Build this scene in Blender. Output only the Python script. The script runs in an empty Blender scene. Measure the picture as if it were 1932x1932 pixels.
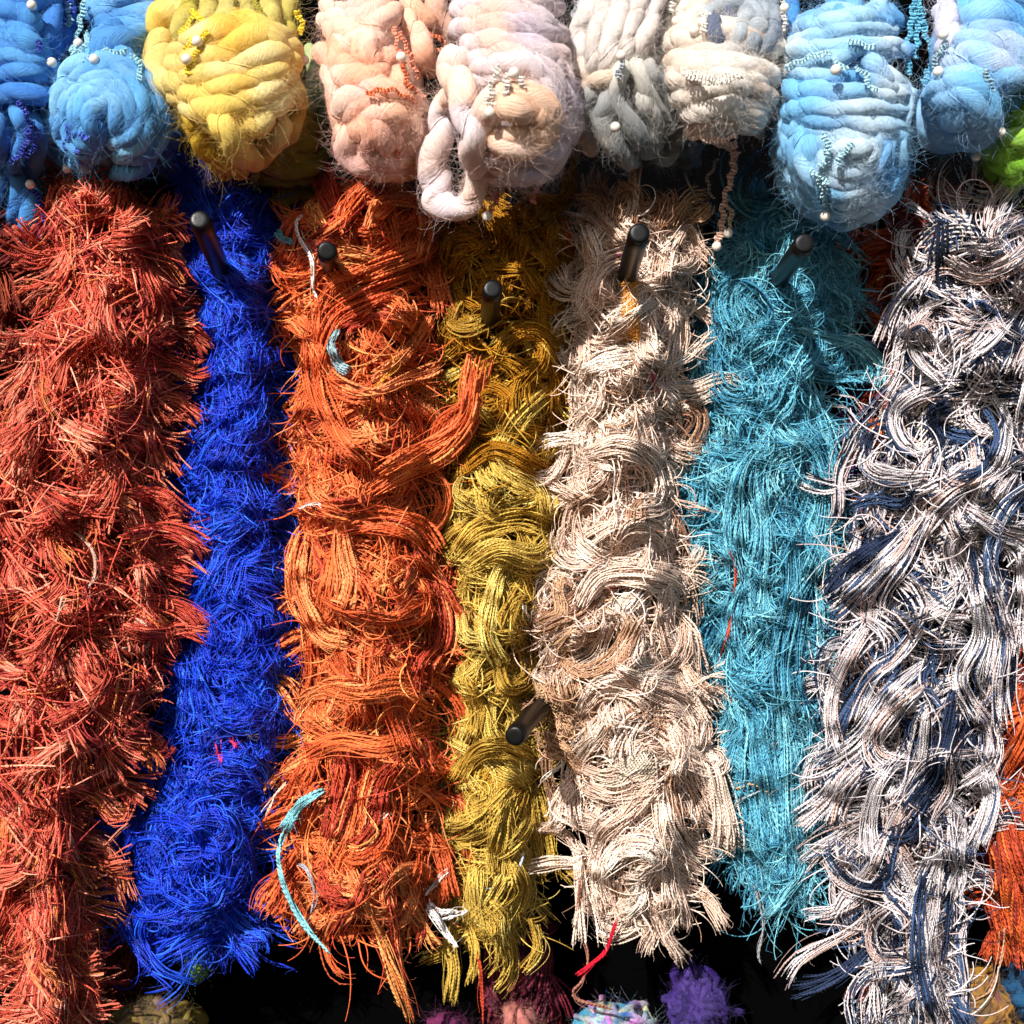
import bpy, math
import numpy as np
from mathutils import Vector

# ---------------------------------------------------------------- camera, sky, sun, exposure
SC = bpy.context.scene
COL = SC.collection
FW = 0.62                      # metres across the frame at the plane y = 0
D = 0.66                       # camera distance from that plane
K = FW / 1932.0                # metres per pixel of the 1932-px view of the photograph

cam = bpy.data.cameras.new('camera'); cam.sensor_width = 36.0; cam.lens = 36.0 * D / FW
cam.clip_start = 0.01; cam.clip_end = 50
cam.dof.use_dof = True; cam.dof.focus_distance = D - 0.035; cam.dof.aperture_fstop = 9.0
camo = bpy.data.objects.new('camera', cam); COL.objects.link(camo)
camo.location = (0, -D, 0); camo.rotation_euler = (math.radians(90), 0, 0)
SC.camera = camo

SUN = Vector((0.38, 0.86, -0.60)).normalized()      # the way the light travels
W = bpy.data.worlds.new('World'); SC.world = W; W.use_nodes = True
nt = W.node_tree
sky = nt.nodes.new('ShaderNodeTexSky'); sky.sky_type = 'NISHITA'; sky.sun_disc = False
sky.sun_elevation = math.asin(-SUN.z); sky.sun_rotation = math.atan2(-SUN.x, -SUN.y)
bg = nt.nodes['Background']; bg.inputs[1].default_value = 0.065
nt.links.new(sky.outputs[0], bg.inputs[0])
sl = bpy.data.lights.new('sun', 'SUN'); sl.energy = 5.0; sl.angle = math.radians(0.5); sl.color = (1.0, 0.95, 0.88)
so = bpy.data.objects.new('sun', sl); COL.objects.link(so)
so.rotation_euler = SUN.to_track_quat('-Z', 'Y').to_euler()
so.location = (-0.6, -1.2, 1.2)
vs = SC.view_settings
vs.view_transform = 'Standard'; vs.look = 'None'; vs.gamma = 1.0; vs.use_curve_mapping = False
vs.exposure = 0.80
SC.cycles_curves.shape = 'RIBBONS'; SC.cycles_curves.subdivisions = 2

# ---------------------------------------------------------------- helpers
def lin(c):
    c = np.asarray(c, float) / 255.0
    return np.where(c <= 0.04045, c / 12.92, ((c + 0.055) / 1.055) ** 2.4)

def P(u, v, y):
    u = np.asarray(u, float); v = np.asarray(v, float); y = np.asarray(y, float) + 0 * u
    s = K * (D + y) / D
    return np.stack([(u - 966) * s, y, (966 - v) * s], -1)

def empty(name, loc, label=None, cat=None, group=None):
    o = bpy.data.objects.new(name, None); COL.objects.link(o); o.location = loc
    o.empty_display_size = 0.02
    if label: o['label'] = label
    if cat: o['category'] = cat
    if group: o['group'] = group
    return o

class Geo:
    """collects tubes and sheets; build() links them as one mesh object"""
    def __init__(s):
        s.v = []; s.c = []; s.lv = []; s.ls = []; s.uv = []; s.nv = 0; s.nl = 0
    def raw(s, v, c, lv, tot, uv):
        s.v.append(v); s.c.append(c); s.lv.append(lv + s.nv); s.uv.append(uv)
        s.ls.append(np.concatenate([[0], np.cumsum(tot)[:-1]]) + s.nl)
        s.nv += len(v); s.nl += len(lv)
    def tube(s, p, r, c, sides=3, spin=None, cap=True):
        p = np.asarray(p, float)
        if p.ndim == 2: p = p[None]
        N, S = p.shape[:2]
        r = np.asarray(r, float)
        if r.ndim < 3: r = np.broadcast_to(r if r.ndim == 2 else (r.reshape(-1, 1) if r.ndim == 1 else r.reshape(1, 1)), (N, S))[..., None]
        r = np.broadcast_to(r, (N, S, sides))
        c = np.asarray(c, float)
        if c.ndim == 1: c = c[None, None]
        elif c.ndim == 2: c = c[:, None]
        c = np.broadcast_to(c, (N, S, 3))
        t = np.gradient(p, axis=1); t /= np.linalg.norm(t, axis=2, keepdims=True) + 1e-12
        ref = np.array([0.31, -0.87, 0.23])
        n = np.empty_like(p)
        a = np.cross(t[:, 0], ref); n[:, 0] = a / (np.linalg.norm(a, axis=1, keepdims=True) + 1e-9)
        for i in range(1, S):
            a = n[:, i - 1] - (n[:, i - 1] * t[:, i]).sum(1, keepdims=True) * t[:, i]
            n[:, i] = a / (np.linalg.norm(a, axis=1, keepdims=True) + 1e-9)
        b = np.cross(t, n)
        th = np.arange(sides) / sides * 2 * np.pi
        ring = p[:, :, None] + r[..., None] * (np.cos(th)[None, None, :, None] * n[:, :, None] + np.sin(th)[None, None, :, None] * b[:, :, None])
        v = ring.reshape(-1, 3)
        cc = np.repeat(c.reshape(-1, 3), sides, 0)
        L = np.concatenate([np.zeros((N, 1)), np.cumsum(np.linalg.norm(np.diff(p, axis=1), axis=2), 1)], 1)
        i = np.arange(N)[:, None, None] * S * sides; j = np.arange(S - 1)[None, :, None] * sides; k = np.arange(sides)[None, None]
        k2 = (k + 1) % sides
        f = np.stack(np.broadcast_arrays(i + j + k, i + j + k2, i + j + sides + k2, i + j + sides + k), -1)
        u0 = L[:, :-1, None] + 0 * k; u1 = L[:, 1:, None] + 0 * k
        w0 = k / sides + 0 * u0; w1 = (k + 1) / sides + 0 * u0
        uv = np.stack([np.stack([u0, w0], -1), np.stack([u0, w1], -1), np.stack([u1, w1], -1), np.stack([u1, w0], -1)], 3)
        lv = f.reshape(-1); uvf = uv.reshape(-1, 2); tot = np.full(N * (S - 1) * sides, 4)
        if cap:
            base = np.arange(N)[:, None] * S * sides
            c0 = (base + np.arange(sides)[None, ::-1]).reshape(-1)
            c1 = (base + (S - 1) * sides + np.arange(sides)[None]).reshape(-1)
            lv = np.concatenate([lv, c0, c1]); tot = np.concatenate([tot, np.full(2 * N, sides)])
            uvf = np.concatenate([uvf, np.zeros((2 * N * sides, 2))])
        s.raw(v, cc, lv, tot, uvf)
    def build(s, name, mat, parent=None, smooth=True, kind=None, label=None):
        v = np.concatenate(s.v); c = np.concatenate(s.c); lv = np.concatenate(s.lv); ls = np.concatenate(s.ls); uv = np.concatenate(s.uv)
        if parent is not None: v = v - np.array(WORLD(parent))
        me = bpy.data.meshes.new(name)
        me.vertices.add(len(v)); me.vertices.foreach_set('co', v.astype(np.float32).ravel())
        me.loops.add(len(lv)); me.loops.foreach_set('vertex_index', lv.astype(np.int32))
        me.polygons.add(len(ls)); me.polygons.foreach_set('loop_start', ls.astype(np.int32))
        me.polygons.foreach_set('use_smooth', np.full(len(ls), smooth))
        me.update(calc_edges=True)
        ca = me.color_attributes.new('Col', 'FLOAT_COLOR', 'POINT')
        ca.data.foreach_set('color', np.concatenate([np.clip(c, 0, 1), np.ones((len(c), 1))], 1).astype(np.float32).ravel())
        ul = me.uv_layers.new(name='UVMap'); ul.data.foreach_set('uv', uv.astype(np.float32).ravel())
        me.materials.append(mat)
        o = bpy.data.objects.new(name, me); COL.objects.link(o)
        if parent is not None: o.parent = parent
        if kind: o['kind'] = kind
        if label: o['label'] = label
        return o

def fibres(name, batches, mat, parent):
    """fine loose fibres as hair curves: batches of (paths (N,S,3), half width, colours (N,3))"""
    p = np.concatenate([b[0] for b in batches]); N, S = p.shape[:2]
    r = np.concatenate([np.full(len(b[0]), b[1]) for b in batches])
    c = np.concatenate([np.broadcast_to(b[2], (len(b[0]), 3)) for b in batches])
    hc = bpy.data.hair_curves.new(name); hc.add_curves([S] * N)
    q = (p - np.array(WORLD(parent))).astype(np.float32)
    hc.attributes['position'].data.foreach_set('vector', q.ravel())
    ra = hc.attributes.get('radius') or hc.attributes.new('radius', 'FLOAT', 'POINT')
    ra.data.foreach_set('value', (r[:, None] * np.linspace(1, 0.35, S)[None]).astype(np.float32).ravel())
    ca = hc.attributes.new('Col', 'FLOAT_COLOR', 'CURVE')
    ca.data.foreach_set('color', np.concatenate([np.clip(c, 0, 1), np.ones((N, 1))], 1).astype(np.float32).ravel())
    hc.materials.append(mat)
    o = bpy.data.objects.new(name, hc); COL.objects.link(o); o.parent = parent; o['kind'] = 'stuff'
    return o

def WORLD(o):
    x = Vector((0, 0, 0))
    while o is not None:
        x += o.location; o = o.parent
    return x

def spline(pts, n):
    """Catmull-Rom through control points (any dimension), n samples evenly along"""
    p = np.asarray(pts, float)
    if len(p) == 2: return p[0] + (p[1] - p[0]) * np.linspace(0, 1, n)[:, None]
    q = np.vstack([2 * p[0] - p[1], p, 2 * p[-1] - p[-2]])
    out = []
    m = 12
    for i in range(len(p) - 1):
        t = np.linspace(0, 1, m, endpoint=False)[:, None]
        a, b, c, d = q[i], q[i + 1], q[i + 2], q[i + 3]
        out.append(0.5 * (2 * b + (c - a) * t + (2 * a - 5 * b + 4 * c - d) * t ** 2 + (3 * b - a - 3 * c + d) * t ** 3))
    out = np.vstack(out + [p[-1:]])
    L = np.concatenate([[0], np.cumsum(np.linalg.norm(np.diff(out, axis=0), axis=1))])
    s = np.linspace(0, L[-1], n)
    return np.stack([np.interp(s, L, out[:, k]) for k in range(p.shape[1])], -1)

class Wave:
    """smooth 1-D / 2-D pseudo noise as a sum of sines, about -1..1"""
    def __init__(s, rng, wl, n=6):
        s.k = rng.normal(size=(n, 2)); s.k /= np.linalg.norm(s.k, axis=1, keepdims=True)
        s.k *= (2 * np.pi / (wl * rng.uniform(0.6, 1.7, (n, 1)))); s.p = rng.uniform(0, 6.28, n)
    def __call__(s, u, v):
        u = np.asarray(u, float); v = np.asarray(v, float)
        return sum(np.sin(k[0] * u + k[1] * v + p) for k, p in zip(s.k, s.p)) / (len(s.p) ** 0.5 * 0.9)

# ---------------------------------------------------------------- materials
def yarn_mat(name, pitch=0.0022, plies=2, bump=0.5, rough=0.75, sheen=0.25, spec=0.25, grain=900.0, grain_amt=0.35, trans=0.0):
    m = bpy.data.materials.new(name); m.use_nodes = True
    n = m.node_tree.nodes; l = m.node_tree.links
    bs = n['Principled BSDF']
    at = n.new('ShaderNodeAttribute'); at.attribute_name = 'Col'
    uv = n.new('ShaderNodeUVMap'); uv.uv_map = 'UVMap'
    sx = n.new('ShaderNodeSeparateXYZ'); l.new(uv.outputs[0], sx.inputs[0])
    a = n.new('ShaderNodeMath'); a.operation = 'MULTIPLY'; a.inputs[1].default_value = math.pi / pitch; l.new(sx.outputs[0], a.inputs[0])
    b = n.new('ShaderNodeMath'); b.operation = 'MULTIPLY_ADD'; b.inputs[1].default_value = math.pi * plies; l.new(sx.outputs[1], b.inputs[0]); l.new(a.outputs[0], b.inputs[2])
    s = n.new('ShaderNodeMath'); s.operation = 'SINE'; l.new(b.outputs[0], s.inputs[0])
    ab = n.new('ShaderNodeMath'); ab.operation = 'ABSOLUTE'; l.new(s.outputs[0], ab.inputs[0])
    tc = n.new('ShaderNodeTexCoord')
    no = n.new('ShaderNodeTexNoise'); no.inputs['Scale'].default_value = grain; no.inputs['Detail'].default_value = 2; l.new(tc.outputs['Object'], no.inputs['Vector'])
    ad = n.new('ShaderNodeMath'); ad.operation = 'MULTIPLY_ADD'; ad.inputs[1].default_value = 0.9; l.new(no.outputs[0], ad.inputs[0]); l.new(ab.outputs[0], ad.inputs[2])
    bp = n.new('ShaderNodeBump'); bp.inputs['Strength'].default_value = bump; bp.inputs['Distance'].default_value = 0.0006
    l.new(ad.outputs[0], bp.inputs['Height']); l.new(bp.outputs[0], bs.inputs['Normal'])
    # heathered fibre colour
    mr = n.new('ShaderNodeMapRange'); mr.inputs[1].default_value = 0.25; mr.inputs[2].default_value = 0.75
    mr.inputs[3].default_value = 1 - grain_amt; mr.inputs[4].default_value = 1 + grain_amt; l.new(no.outputs[0], mr.inputs[0])
    mx = n.new('ShaderNodeVectorMath'); mx.operation = 'SCALE'; l.new(at.outputs['Color'], mx.inputs[0]); l.new(mr.outputs[0], mx.inputs['Scale'])
    l.new(mx.outputs[0], bs.inputs['Base Color'])
    bs.inputs['Roughness'].default_value = rough
    bs.inputs['Specular IOR Level'].default_value = spec
    bs.inputs['Sheen Weight'].default_value = sheen
    bs.inputs['Sheen Roughness'].default_value = 0.5
    l.new(at.outputs['Color'], bs.inputs['Sheen Tint'])
    if trans > 0:
        tr = n.new('ShaderNodeBsdfTranslucent'); l.new(mx.outputs[0], tr.inputs[0])
        ms = n.new('ShaderNodeMixShader'); ms.inputs[0].default_value = trans
        l.new(bs.outputs[0], ms.inputs[1]); l.new(tr.outputs[0], ms.inputs[2]); l.new(ms.outputs[0], n['Material Output'].inputs[0])
    return m

def roving_mat():
    m = bpy.data.materials.new('wool_roving'); m.use_nodes = True
    n = m.node_tree.nodes; l = m.node_tree.links; bs = n['Principled BSDF']
    at = n.new('ShaderNodeAttribute'); at.attribute_name = 'Col'
    uv = n.new('ShaderNodeUVMap'); uv.uv_map = 'UVMap'
    # fibres run along the strand with a slow twist; circle the cross-section so there is no seam
    sx = n.new('ShaderNodeSeparateXYZ'); l.new(uv.outputs[0], sx.inputs[0])
    tw = n.new('ShaderNodeMath'); tw.operation = 'MULTIPLY'; tw.inputs[1].default_value = 2 * math.pi / 0.045; l.new(sx.outputs[0], tw.inputs[0])
    an = n.new('ShaderNodeMath'); an.operation = 'MULTIPLY_ADD'; an.inputs[1].default_value = 2 * math.pi; l.new(sx.outputs[1], an.inputs[0]); l.new(tw.outputs[0], an.inputs[2])
    cs = n.new('ShaderNodeMath'); cs.operation = 'COSINE'; l.new(an.outputs[0], cs.inputs[0])
    sn = n.new('ShaderNodeMath'); sn.operation = 'SINE'; l.new(an.outputs[0], sn.inputs[0])
    le = n.new('ShaderNodeMath'); le.operation = 'MULTIPLY'; le.inputs[1].default_value = 16; l.new(sx.outputs[0], le.inputs[0])
    cb = n.new('ShaderNodeCombineXYZ'); l.new(cs.outputs[0], cb.inputs[0]); l.new(sn.outputs[0], cb.inputs[1]); l.new(le.outputs[0], cb.inputs[2])
    n1 = n.new('ShaderNodeTexNoise'); n1.inputs['Scale'].default_value = 9; n1.inputs['Detail'].default_value = 4; n1.inputs['Roughness'].default_value = 0.7
    l.new(cb.outputs[0], n1.inputs['Vector'])
    bp = n.new('ShaderNodeBump'); bp.inputs['Strength'].default_value = 0.75; bp.inputs['Distance'].default_value = 0.0022
    l.new(n1.outputs[0], bp.inputs['Height']); l.new(bp.outputs[0], bs.inputs['Normal'])
    mr = n.new('ShaderNodeMapRange'); mr.inputs[1].default_value = 0.3; mr.inputs[2].default_value = 0.7; mr.inputs[3].default_value = 0.76; mr.inputs[4].default_value = 1.16
    l.new(n1.outputs[0], mr.inputs[0])
    mx = n.new('ShaderNodeVectorMath'); mx.operation = 'SCALE'; l.new(at.outputs['Color'], mx.inputs[0]); l.new(mr.outputs[0], mx.inputs['Scale'])
    l.new(mx.outputs[0], bs.inputs['Base Color'])
    bs.inputs['Roughness'].default_value = 0.7; bs.inputs['Specular IOR Level'].default_value = 0.2
    bs.inputs['Sheen Weight'].default_value = 0.5; bs.inputs['Sheen Roughness'].default_value = 0.4
    l.new(at.outputs['Color'], bs.inputs['Sheen Tint'])
    bs.inputs['Subsurface Weight'].default_value = 0.12; bs.inputs['Subsurface Radius'].default_value = (1, 0.85, 0.7); bs.inputs['Subsurface Scale'].default_value = 0.003
    return m

def plain_mat(name, col, rough=0.5, spec=0.5, coat=0.0, metal=0.0, noise=0.0, scale=200.0):
    m = bpy.data.materials.new(name); m.use_nodes = True
    n = m.node_tree.nodes; l = m.node_tree.links; bs = n['Principled BSDF']
    bs.inputs['Base Color'].default_value = (*col, 1); bs.inputs['Roughness'].default_value = rough
    bs.inputs['Specular IOR Level'].default_value = spec; bs.inputs['Coat Weight'].default_value = coat; bs.inputs['Metallic'].default_value = metal
    if noise:
        tc = n.new('ShaderNodeTexCoord'); no = n.new('ShaderNodeTexNoise'); no.inputs['Scale'].default_value = scale; no.inputs['Detail'].default_value = 5
        l.new(tc.outputs['Object'], no.inputs['Vector'])
        mr = n.new('ShaderNodeMapRange'); mr.inputs[3].default_value = rough - noise; mr.inputs[4].default_value = rough + noise
        l.new(no.outputs[0], mr.inputs[0]); l.new(mr.outputs[0], bs.inputs['Roughness'])
        bp = n.new('ShaderNodeBump'); bp.inputs['Strength'].default_value = 0.15; bp.inputs['Distance'].default_value = 0.0004
        l.new(no.outputs[0], bp.inputs['Height']); l.new(bp.outputs[0], bs.inputs['Normal'])
    return m

M_CHEN = yarn_mat('chenille_yarn', pitch=0.0011, bump=0.9, rough=0.85, sheen=0.45, grain=950, grain_amt=0.65, spec=0.08)
M_BLUE = yarn_mat('acrylic_yarn', pitch=0.0016, bump=0.6, rough=0.5, sheen=0.2, spec=0.45, grain=1500, grain_amt=0.35)
M_SILK = yarn_mat('silk_ply_yarn', pitch=0.0034, bump=0.9, rough=0.6, sheen=0.25, spec=0.3, grain=900, grain_amt=0.3)
M_COTT = yarn_mat('cotton_ply_yarn', pitch=0.0024, bump=0.8, rough=0.85, sheen=0.2, spec=0.08, grain=800, grain_amt=0.32)
M_ROV = roving_mat()
M_FUZZ = yarn_mat('loose_fibre', pitch=0.01, bump=0.0, rough=0.6, sheen=0.0, spec=0.5, grain=100, grain_amt=0.05)
M_TRIM = yarn_mat('braid_trim', pitch=0.0012, bump=0.5, rough=0.4, sheen=0.1, spec=0.5, grain=1200, grain_amt=0.15)
M_PEG = plain_mat('black_rubber', (0.003, 0.003, 0.0034), 0.36, 0.18, noise=0.08, scale=900)
M_BOARD = plain_mat('black_board', (0.0012, 0.0012, 0.0014), 0.95, 0.0, noise=0.05, scale=60)
M_PEARL = plain_mat('pearl', (0.64, 0.57, 0.50), 0.22, 0.5, coat=0.6)

# ---------------------------------------------------------------- the setting: the black board behind
g = Geo()
bx, bz, by = 0.75, 0.62, 0.135
vv = np.array([[-bx, by, -bz], [bx, by, -bz], [bx, by, bz], [-bx, by, bz], [-bx, by + .012, -bz], [bx, by + .012, -bz], [bx, by + .012, bz], [-bx, by + .012, bz]])
ff = np.array([[0, 1, 2, 3], [5, 4, 7, 6], [4, 5, 1, 0], [3, 2, 6, 7], [1, 5, 6, 2], [4, 0, 3, 7]])
g.raw(vv, np.zeros((8, 3)), ff.ravel(), np.full(6, 4), np.zeros((24, 2)))
board = g.build('display_board', M_BOARD, smooth=False); board['kind'] = 'structure'

# ---------------------------------------------------------------- hanging hanks of shredded yarn
class Hank:
    def __init__(s, label, outline, y0, depth, mat, seed, group='shaggy hanks hanging on the pegs', name='yarn_hank', lump=0.22, lump_wl=150, cat='yarn hank'):
        s.o = np.array(outline, float); s.y0 = y0; s.d = depth * 0.70; s.mat = mat; s.rng = np.random.RandomState(seed)
        s.v0, s.v1 = s.o[0, 0], s.o[-1, 0]
        c = P((s.o[-1, 1] + s.o[-1, 2]) / 2, s.v1, y0)
        s.root = empty(name, c, label, cat, group)
        s.w1 = Wave(s.rng, lump_wl); s.w2 = Wave(s.rng, lump_wl * 0.4); s.lump = lump
        s.fz = []; s.fine = []; s.we = Wave(s.rng, 75); s.wf = Wave(s.rng, 90)
    def cu(s, v): return np.interp(v, s.o[:, 0], (s.o[:, 1] + s.o[:, 2]) / 2) + 6 * s.wf(0, v)
    def hw(s, v): return np.interp(v, s.o[:, 0], (s.o[:, 2] - s.o[:, 1]) / 2) * (0.885 + 0.10 * s.we(0, v))
    def surf(s, u, v):
        a = s.hw(v); q = np.clip(np.abs(u - s.cu(v)) / a, 0, 1.05)
        e = np.clip(np.minimum(v - s.v0, s.v1 - v) / 60.0, 0, 1) ** 0.6
        prof = (1 - q ** 2.4)
        return s.y0 - s.d * prof * (0.45 + 0.55 * e) * (1 + s.lump * s.w1(u, v) + 0.10 * s.w2(u, v))
    def core(s, col, shrink=0.62):
        S, T = 60, 20
        v = np.linspace(s.v0 + 18, s.v1 - 18, S)
        ph = np.linspace(0, 2 * np.pi, T, endpoint=False)
        V, PH = np.meshgrid(v, ph, indexing='ij')
        e = np.clip(np.minimum(V - s.v0, s.v1 - V) / 60.0, 0.12, 1) ** 0.6
        sh = shrink * e
        U = s.cu(V) + np.sin(PH) * s.hw(V) * sh
        yf = s.surf(s.cu(V) + np.sin(PH) * s.hw(V) * 0.97, V) + 0.006
        Y = np.where(np.cos(PH) > 0, s.y0 + (yf - s.y0) * 0.62, s.y0 - np.cos(PH) * s.d * 0.6 * e)
        X = P(U, V, Y)
        g = Geo()
        idx = np.arange(S * T).reshape(S, T)
        f = np.stack([idx[:-1], np.roll(idx, -1, 1)[:-1], np.roll(idx, -1, 1)[1:], idx[1:]], -1).reshape(-1, 4)
        c = np.array(col) * (1 + 0.12 * s.w2(U * 3, V * 3))[..., None]
        uv = np.stack([X[..., 2], PH / 6.28], -1).reshape(-1, 2)[f.ravel()]
        g.raw(X.reshape(-1, 3), c.reshape(-1, 3), f.ravel(), np.full(len(f), 4), uv)
        g.build('core', s.mat, s.root)
    def strands(s, cl, h, width, nstr, r, cols, S=11, spread=1.0, wob=2.0, slub=0.0, sides=3, ends=0.22, hb=None, geo=None, lat_pinch=0.45, fuzz=4, splay=0.025, tip=0.5):
        """cl (S0,2) pixel centre line, h (S0) height above body in m, -> a lock of nstr strands"""
        rng = s.rng
        S0 = len(cl)
        d = np.gradient(cl, axis=0); n = np.stack([-d[:, 1], d[:, 0]], -1); n /= np.linalg.norm(n, axis=1, keepdims=True) + 1e-9
        tt = np.linspace(0, 1, S0)
        off = (np.linspace(-1, 1, nstr) + rng.normal(0, 0.12, nstr)) if nstr > 1 else np.zeros(1)
        rng.shuffle(off)
        t0 = rng.uniform(0, ends * 0.6, nstr); t1 = 1 - rng.uniform(0, ends, nstr) * rng.uniform(0.2, 1, nstr)
        t = t0[:, None] + (t1 - t0)[:, None] * np.linspace(0, 1, S)[None]
        C = np.stack([np.interp(t, tt, cl[:, k]) for k in (0, 1)], -1)
        Nn = np.stack([np.interp(t, tt, n[:, k]) for k in (0, 1)], -1)
        H = np.interp(t, tt, h)
        prof = lat_pinch + (1 - lat_pinch) * np.sin(np.clip(t * 1.6, 0, 1) * np.pi / 2) + (spread - 1) * np.clip((t - 0.45) / 0.55, 0, 1) ** 1.5
        ph = rng.uniform(0, 6.28, (nstr, 4)); fq = rng.uniform(3, 9, (nstr, 4))
        w = wob * (np.sin(fq[:, :1] * t + ph[:, :1]) + 0.6 * np.sin(2.3 * fq[:, 1:2] * t + ph[:, 1:2])) * (0.35 + t)
        Lp = np.linalg.norm(np.diff(cl, axis=0), axis=1).sum()
        w = w + rng.normal(0, splay, (nstr, 1)) * Lp * t ** 1.4
        uvp = C + Nn * (off[:, None] * width * prof + w)[..., None]
        hbv = (width * K * 0.55 if hb is None else hb) * np.sqrt(np.clip(1 - np.clip(off, -1, 1) ** 2, 0, 1)) * rng.uniform(-0.6, 1, nstr)
        Hh = H + hbv[:, None] * np.clip(prof, 0, 1.1) + rng.normal(0, 0.0013, (nstr, 1)) * np.sin(np.pi * t) + (K * wob * 0.6 + 0.0011) * np.sin(fq[:, 2:3] * t + ph[:, 2:3]) + np.abs(rng.normal(0, splay * 0.5, (nstr, 1))) * Lp * K * t ** 2
        ul = s.cu(uvp[..., 1]); hl = s.hw(uvp[..., 1])
        y = s.surf(uvp[..., 0], np.clip(uvp[..., 1], s.v0, s.v1)) - Hh
        X = P(uvp[..., 0], uvp[..., 1], y)
        rr = r * rng.uniform(0.75, 1.25, (nstr, 1)) * np.ones((1, S))
        if slub: rr = rr * (1 + slub * np.sin(rng.uniform(8, 20, (nstr, 1)) * t + ph[:, 3:4]))
        rr[:, 0] *= 0.5; rr[:, -1] *= tip
        gg = geo or Geo()
        gg.tube(X, rr, cols, sides)
        m = int(nstr * 1.1) if splay > 0 else 1; i = rng.randint(0, nstr, m); fo = rng.normal(0, 0.0016, (m, 1, 3)) + 0.0014 * np.sin(rng.uniform(3, 8, (m, 1, 3)) * t[i][..., None] + rng.uniform(0, 6, (m, 1, 3)))
        s.fine.append((X[i] + fo, r * 0.33, np.clip((cols[i] if np.ndim(cols) == 2 else np.broadcast_to(cols, (m, 3))) * rng.uniform(0.9, 1.35, (m, 1)), 0, 1)))
        if fuzz and nstr:
            m = max(1, int(fuzz * nstr))
            i = rng.randint(0, nstr, m); j = rng.randint(1, S, m)
            s.fz.append((X[i, j], np.broadcast_to(cols, (nstr, 3))[i] if np.ndim(cols) == 2 else np.broadcast_to(cols, (m, 3))))
        return gg
    def tufts(s, n, pal, ang=(90, 50), length=(110, 260), curl=0.006, grav=0.002, width=(10, 26), nstr=(12, 26), r=0.0008,
              hmax=0.012, lift=0.010, liftp=0.3, spread=(0.8, 1.5), confine=0.6, name='tuft', smin=0.0, smax=1.0, edge=0.0, **kw):
        rng = s.rng
        vs_ = s.v0 + (s.v1 - s.v0) * (smin + (smax - smin) * (np.arange(n) + rng.uniform(0, 1, n)) / n); rng.shuffle(vs_)
        order = np.linspace(0, 1, n)
        for i in range(n):
            v = vs_[i]; u = s.cu(v) + s.hw(v) * rng.uniform(-0.92, 0.92)
            a = ang(u, v, rng) if callable(ang) else rng.normal(ang[0], ang[1])
            th = math.radians(a); conf = confine
            if rng.rand() < edge:
                sd = rng.choice([-1, 1]); u = s.cu(v) + sd * s.hw(v) * rng.uniform(0.75, 1.0); conf = 0
                th = math.radians(90 - sd * rng.uniform(10, 85))
            L = rng.uniform(*length)
            if math.sin(th) > 0: L = min(L, max(45, (s.v1 + rng.uniform(-10, 45) - v) / (0.7 * math.sin(th) + 0.05)))
            S0 = 26; ds = L / (S0 - 1)
            k0 = rng.normal(0, curl * 0.8); k1 = rng.normal(0, curl * 1.4); fm = rng.uniform(0.15, 0.45); pm = rng.uniform(0, 6.28)
            cl = np.empty((S0, 2)); u -= math.cos(th) * L * 0.3; v -= math.sin(th) * L * 0.3
            for j in range(S0):
                cl[j] = u, v
                q = (u - s.cu(v)) / max(s.hw(v), 1)
                th += (k0 + k1 * math.sin(j * fm + pm)) * ds + grav * ds * math.sin(math.pi / 2 - th)
                if abs(q) > 0.8 and math.cos(th) * q > 0:
                    th += conf * ds * 0.02 * (1 if (math.sin(th) >= 0) == (q > 0) else -1) * (1 if q * 1 else 0)
                u += math.cos(th) * ds; v += math.sin(th) * ds
            t = np.linspace(0, 1, S0)
            hl = -0.007 + (hmax + 0.013) * (order[i] * 0.75 + 0.25 * rng.rand())
            h = -0.008 + (hl + 0.008) * np.sin(np.clip(t * 3, 0, 1) * np.pi / 2) + 0.0045 * np.sin(rng.uniform(4, 8) * t + rng.uniform(0, 6.28))
            if rng.rand() < liftp: h = h + lift * rng.uniform(0.3, 1) * t ** 2.5
            else: h = h - 0.004 * t ** 4
            m = rng.randint(*nstr); cc = pal(m, cl[S0 // 2], rng)
            gg = s.strands(cl, h, rng.uniform(*width), m, r, cc, spread=rng.uniform(*spread), **kw)
            gg.build(name, s.mat, s.root)
    def inner(s, n, pal, r, length=(150, 320), ang=(90, 25)):
        rng = s.rng; g = Geo()
        S = 8; n = int(n * 0.6)
        v = rng.uniform(s.v0, s.v1 - 40, n); u = s.cu(v) + s.hw(v) * rng.uniform(-0.97, 0.97, n)
        th = np.radians(rng.normal(ang[0], ang[1], n)); L = rng.uniform(*length, n); k = rng.normal(0, 0.006, n)
        p = np.empty((n, S, 2))
        for j in range(S):
            p[:, j, 0] = u; p[:, j, 1] = v; ds = L / (S - 1); th = th + k * ds
            u = u + np.cos(th) * ds; v = v + np.sin(th) * ds
            u = s.cu(v) + np.clip(u - s.cu(v), -s.hw(v), s.hw(v)); v = np.minimum(v, s.v1)
        y = s.surf(p[..., 0], p[..., 1]) + 0.008 - rng.uniform(0, 0.012, (n, 1)) - 0.004 * np.sin(np.linspace(0, 5, S)[None] + rng.uniform(0, 6, (n, 1)))
        g.tube(P(p[..., 0], p[..., 1], y), r * rng.uniform(0.8, 1.3, n), pal(n, None, rng), 3)
        o = g.build('inner_yarn', s.mat, s.root, kind='stuff')
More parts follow.
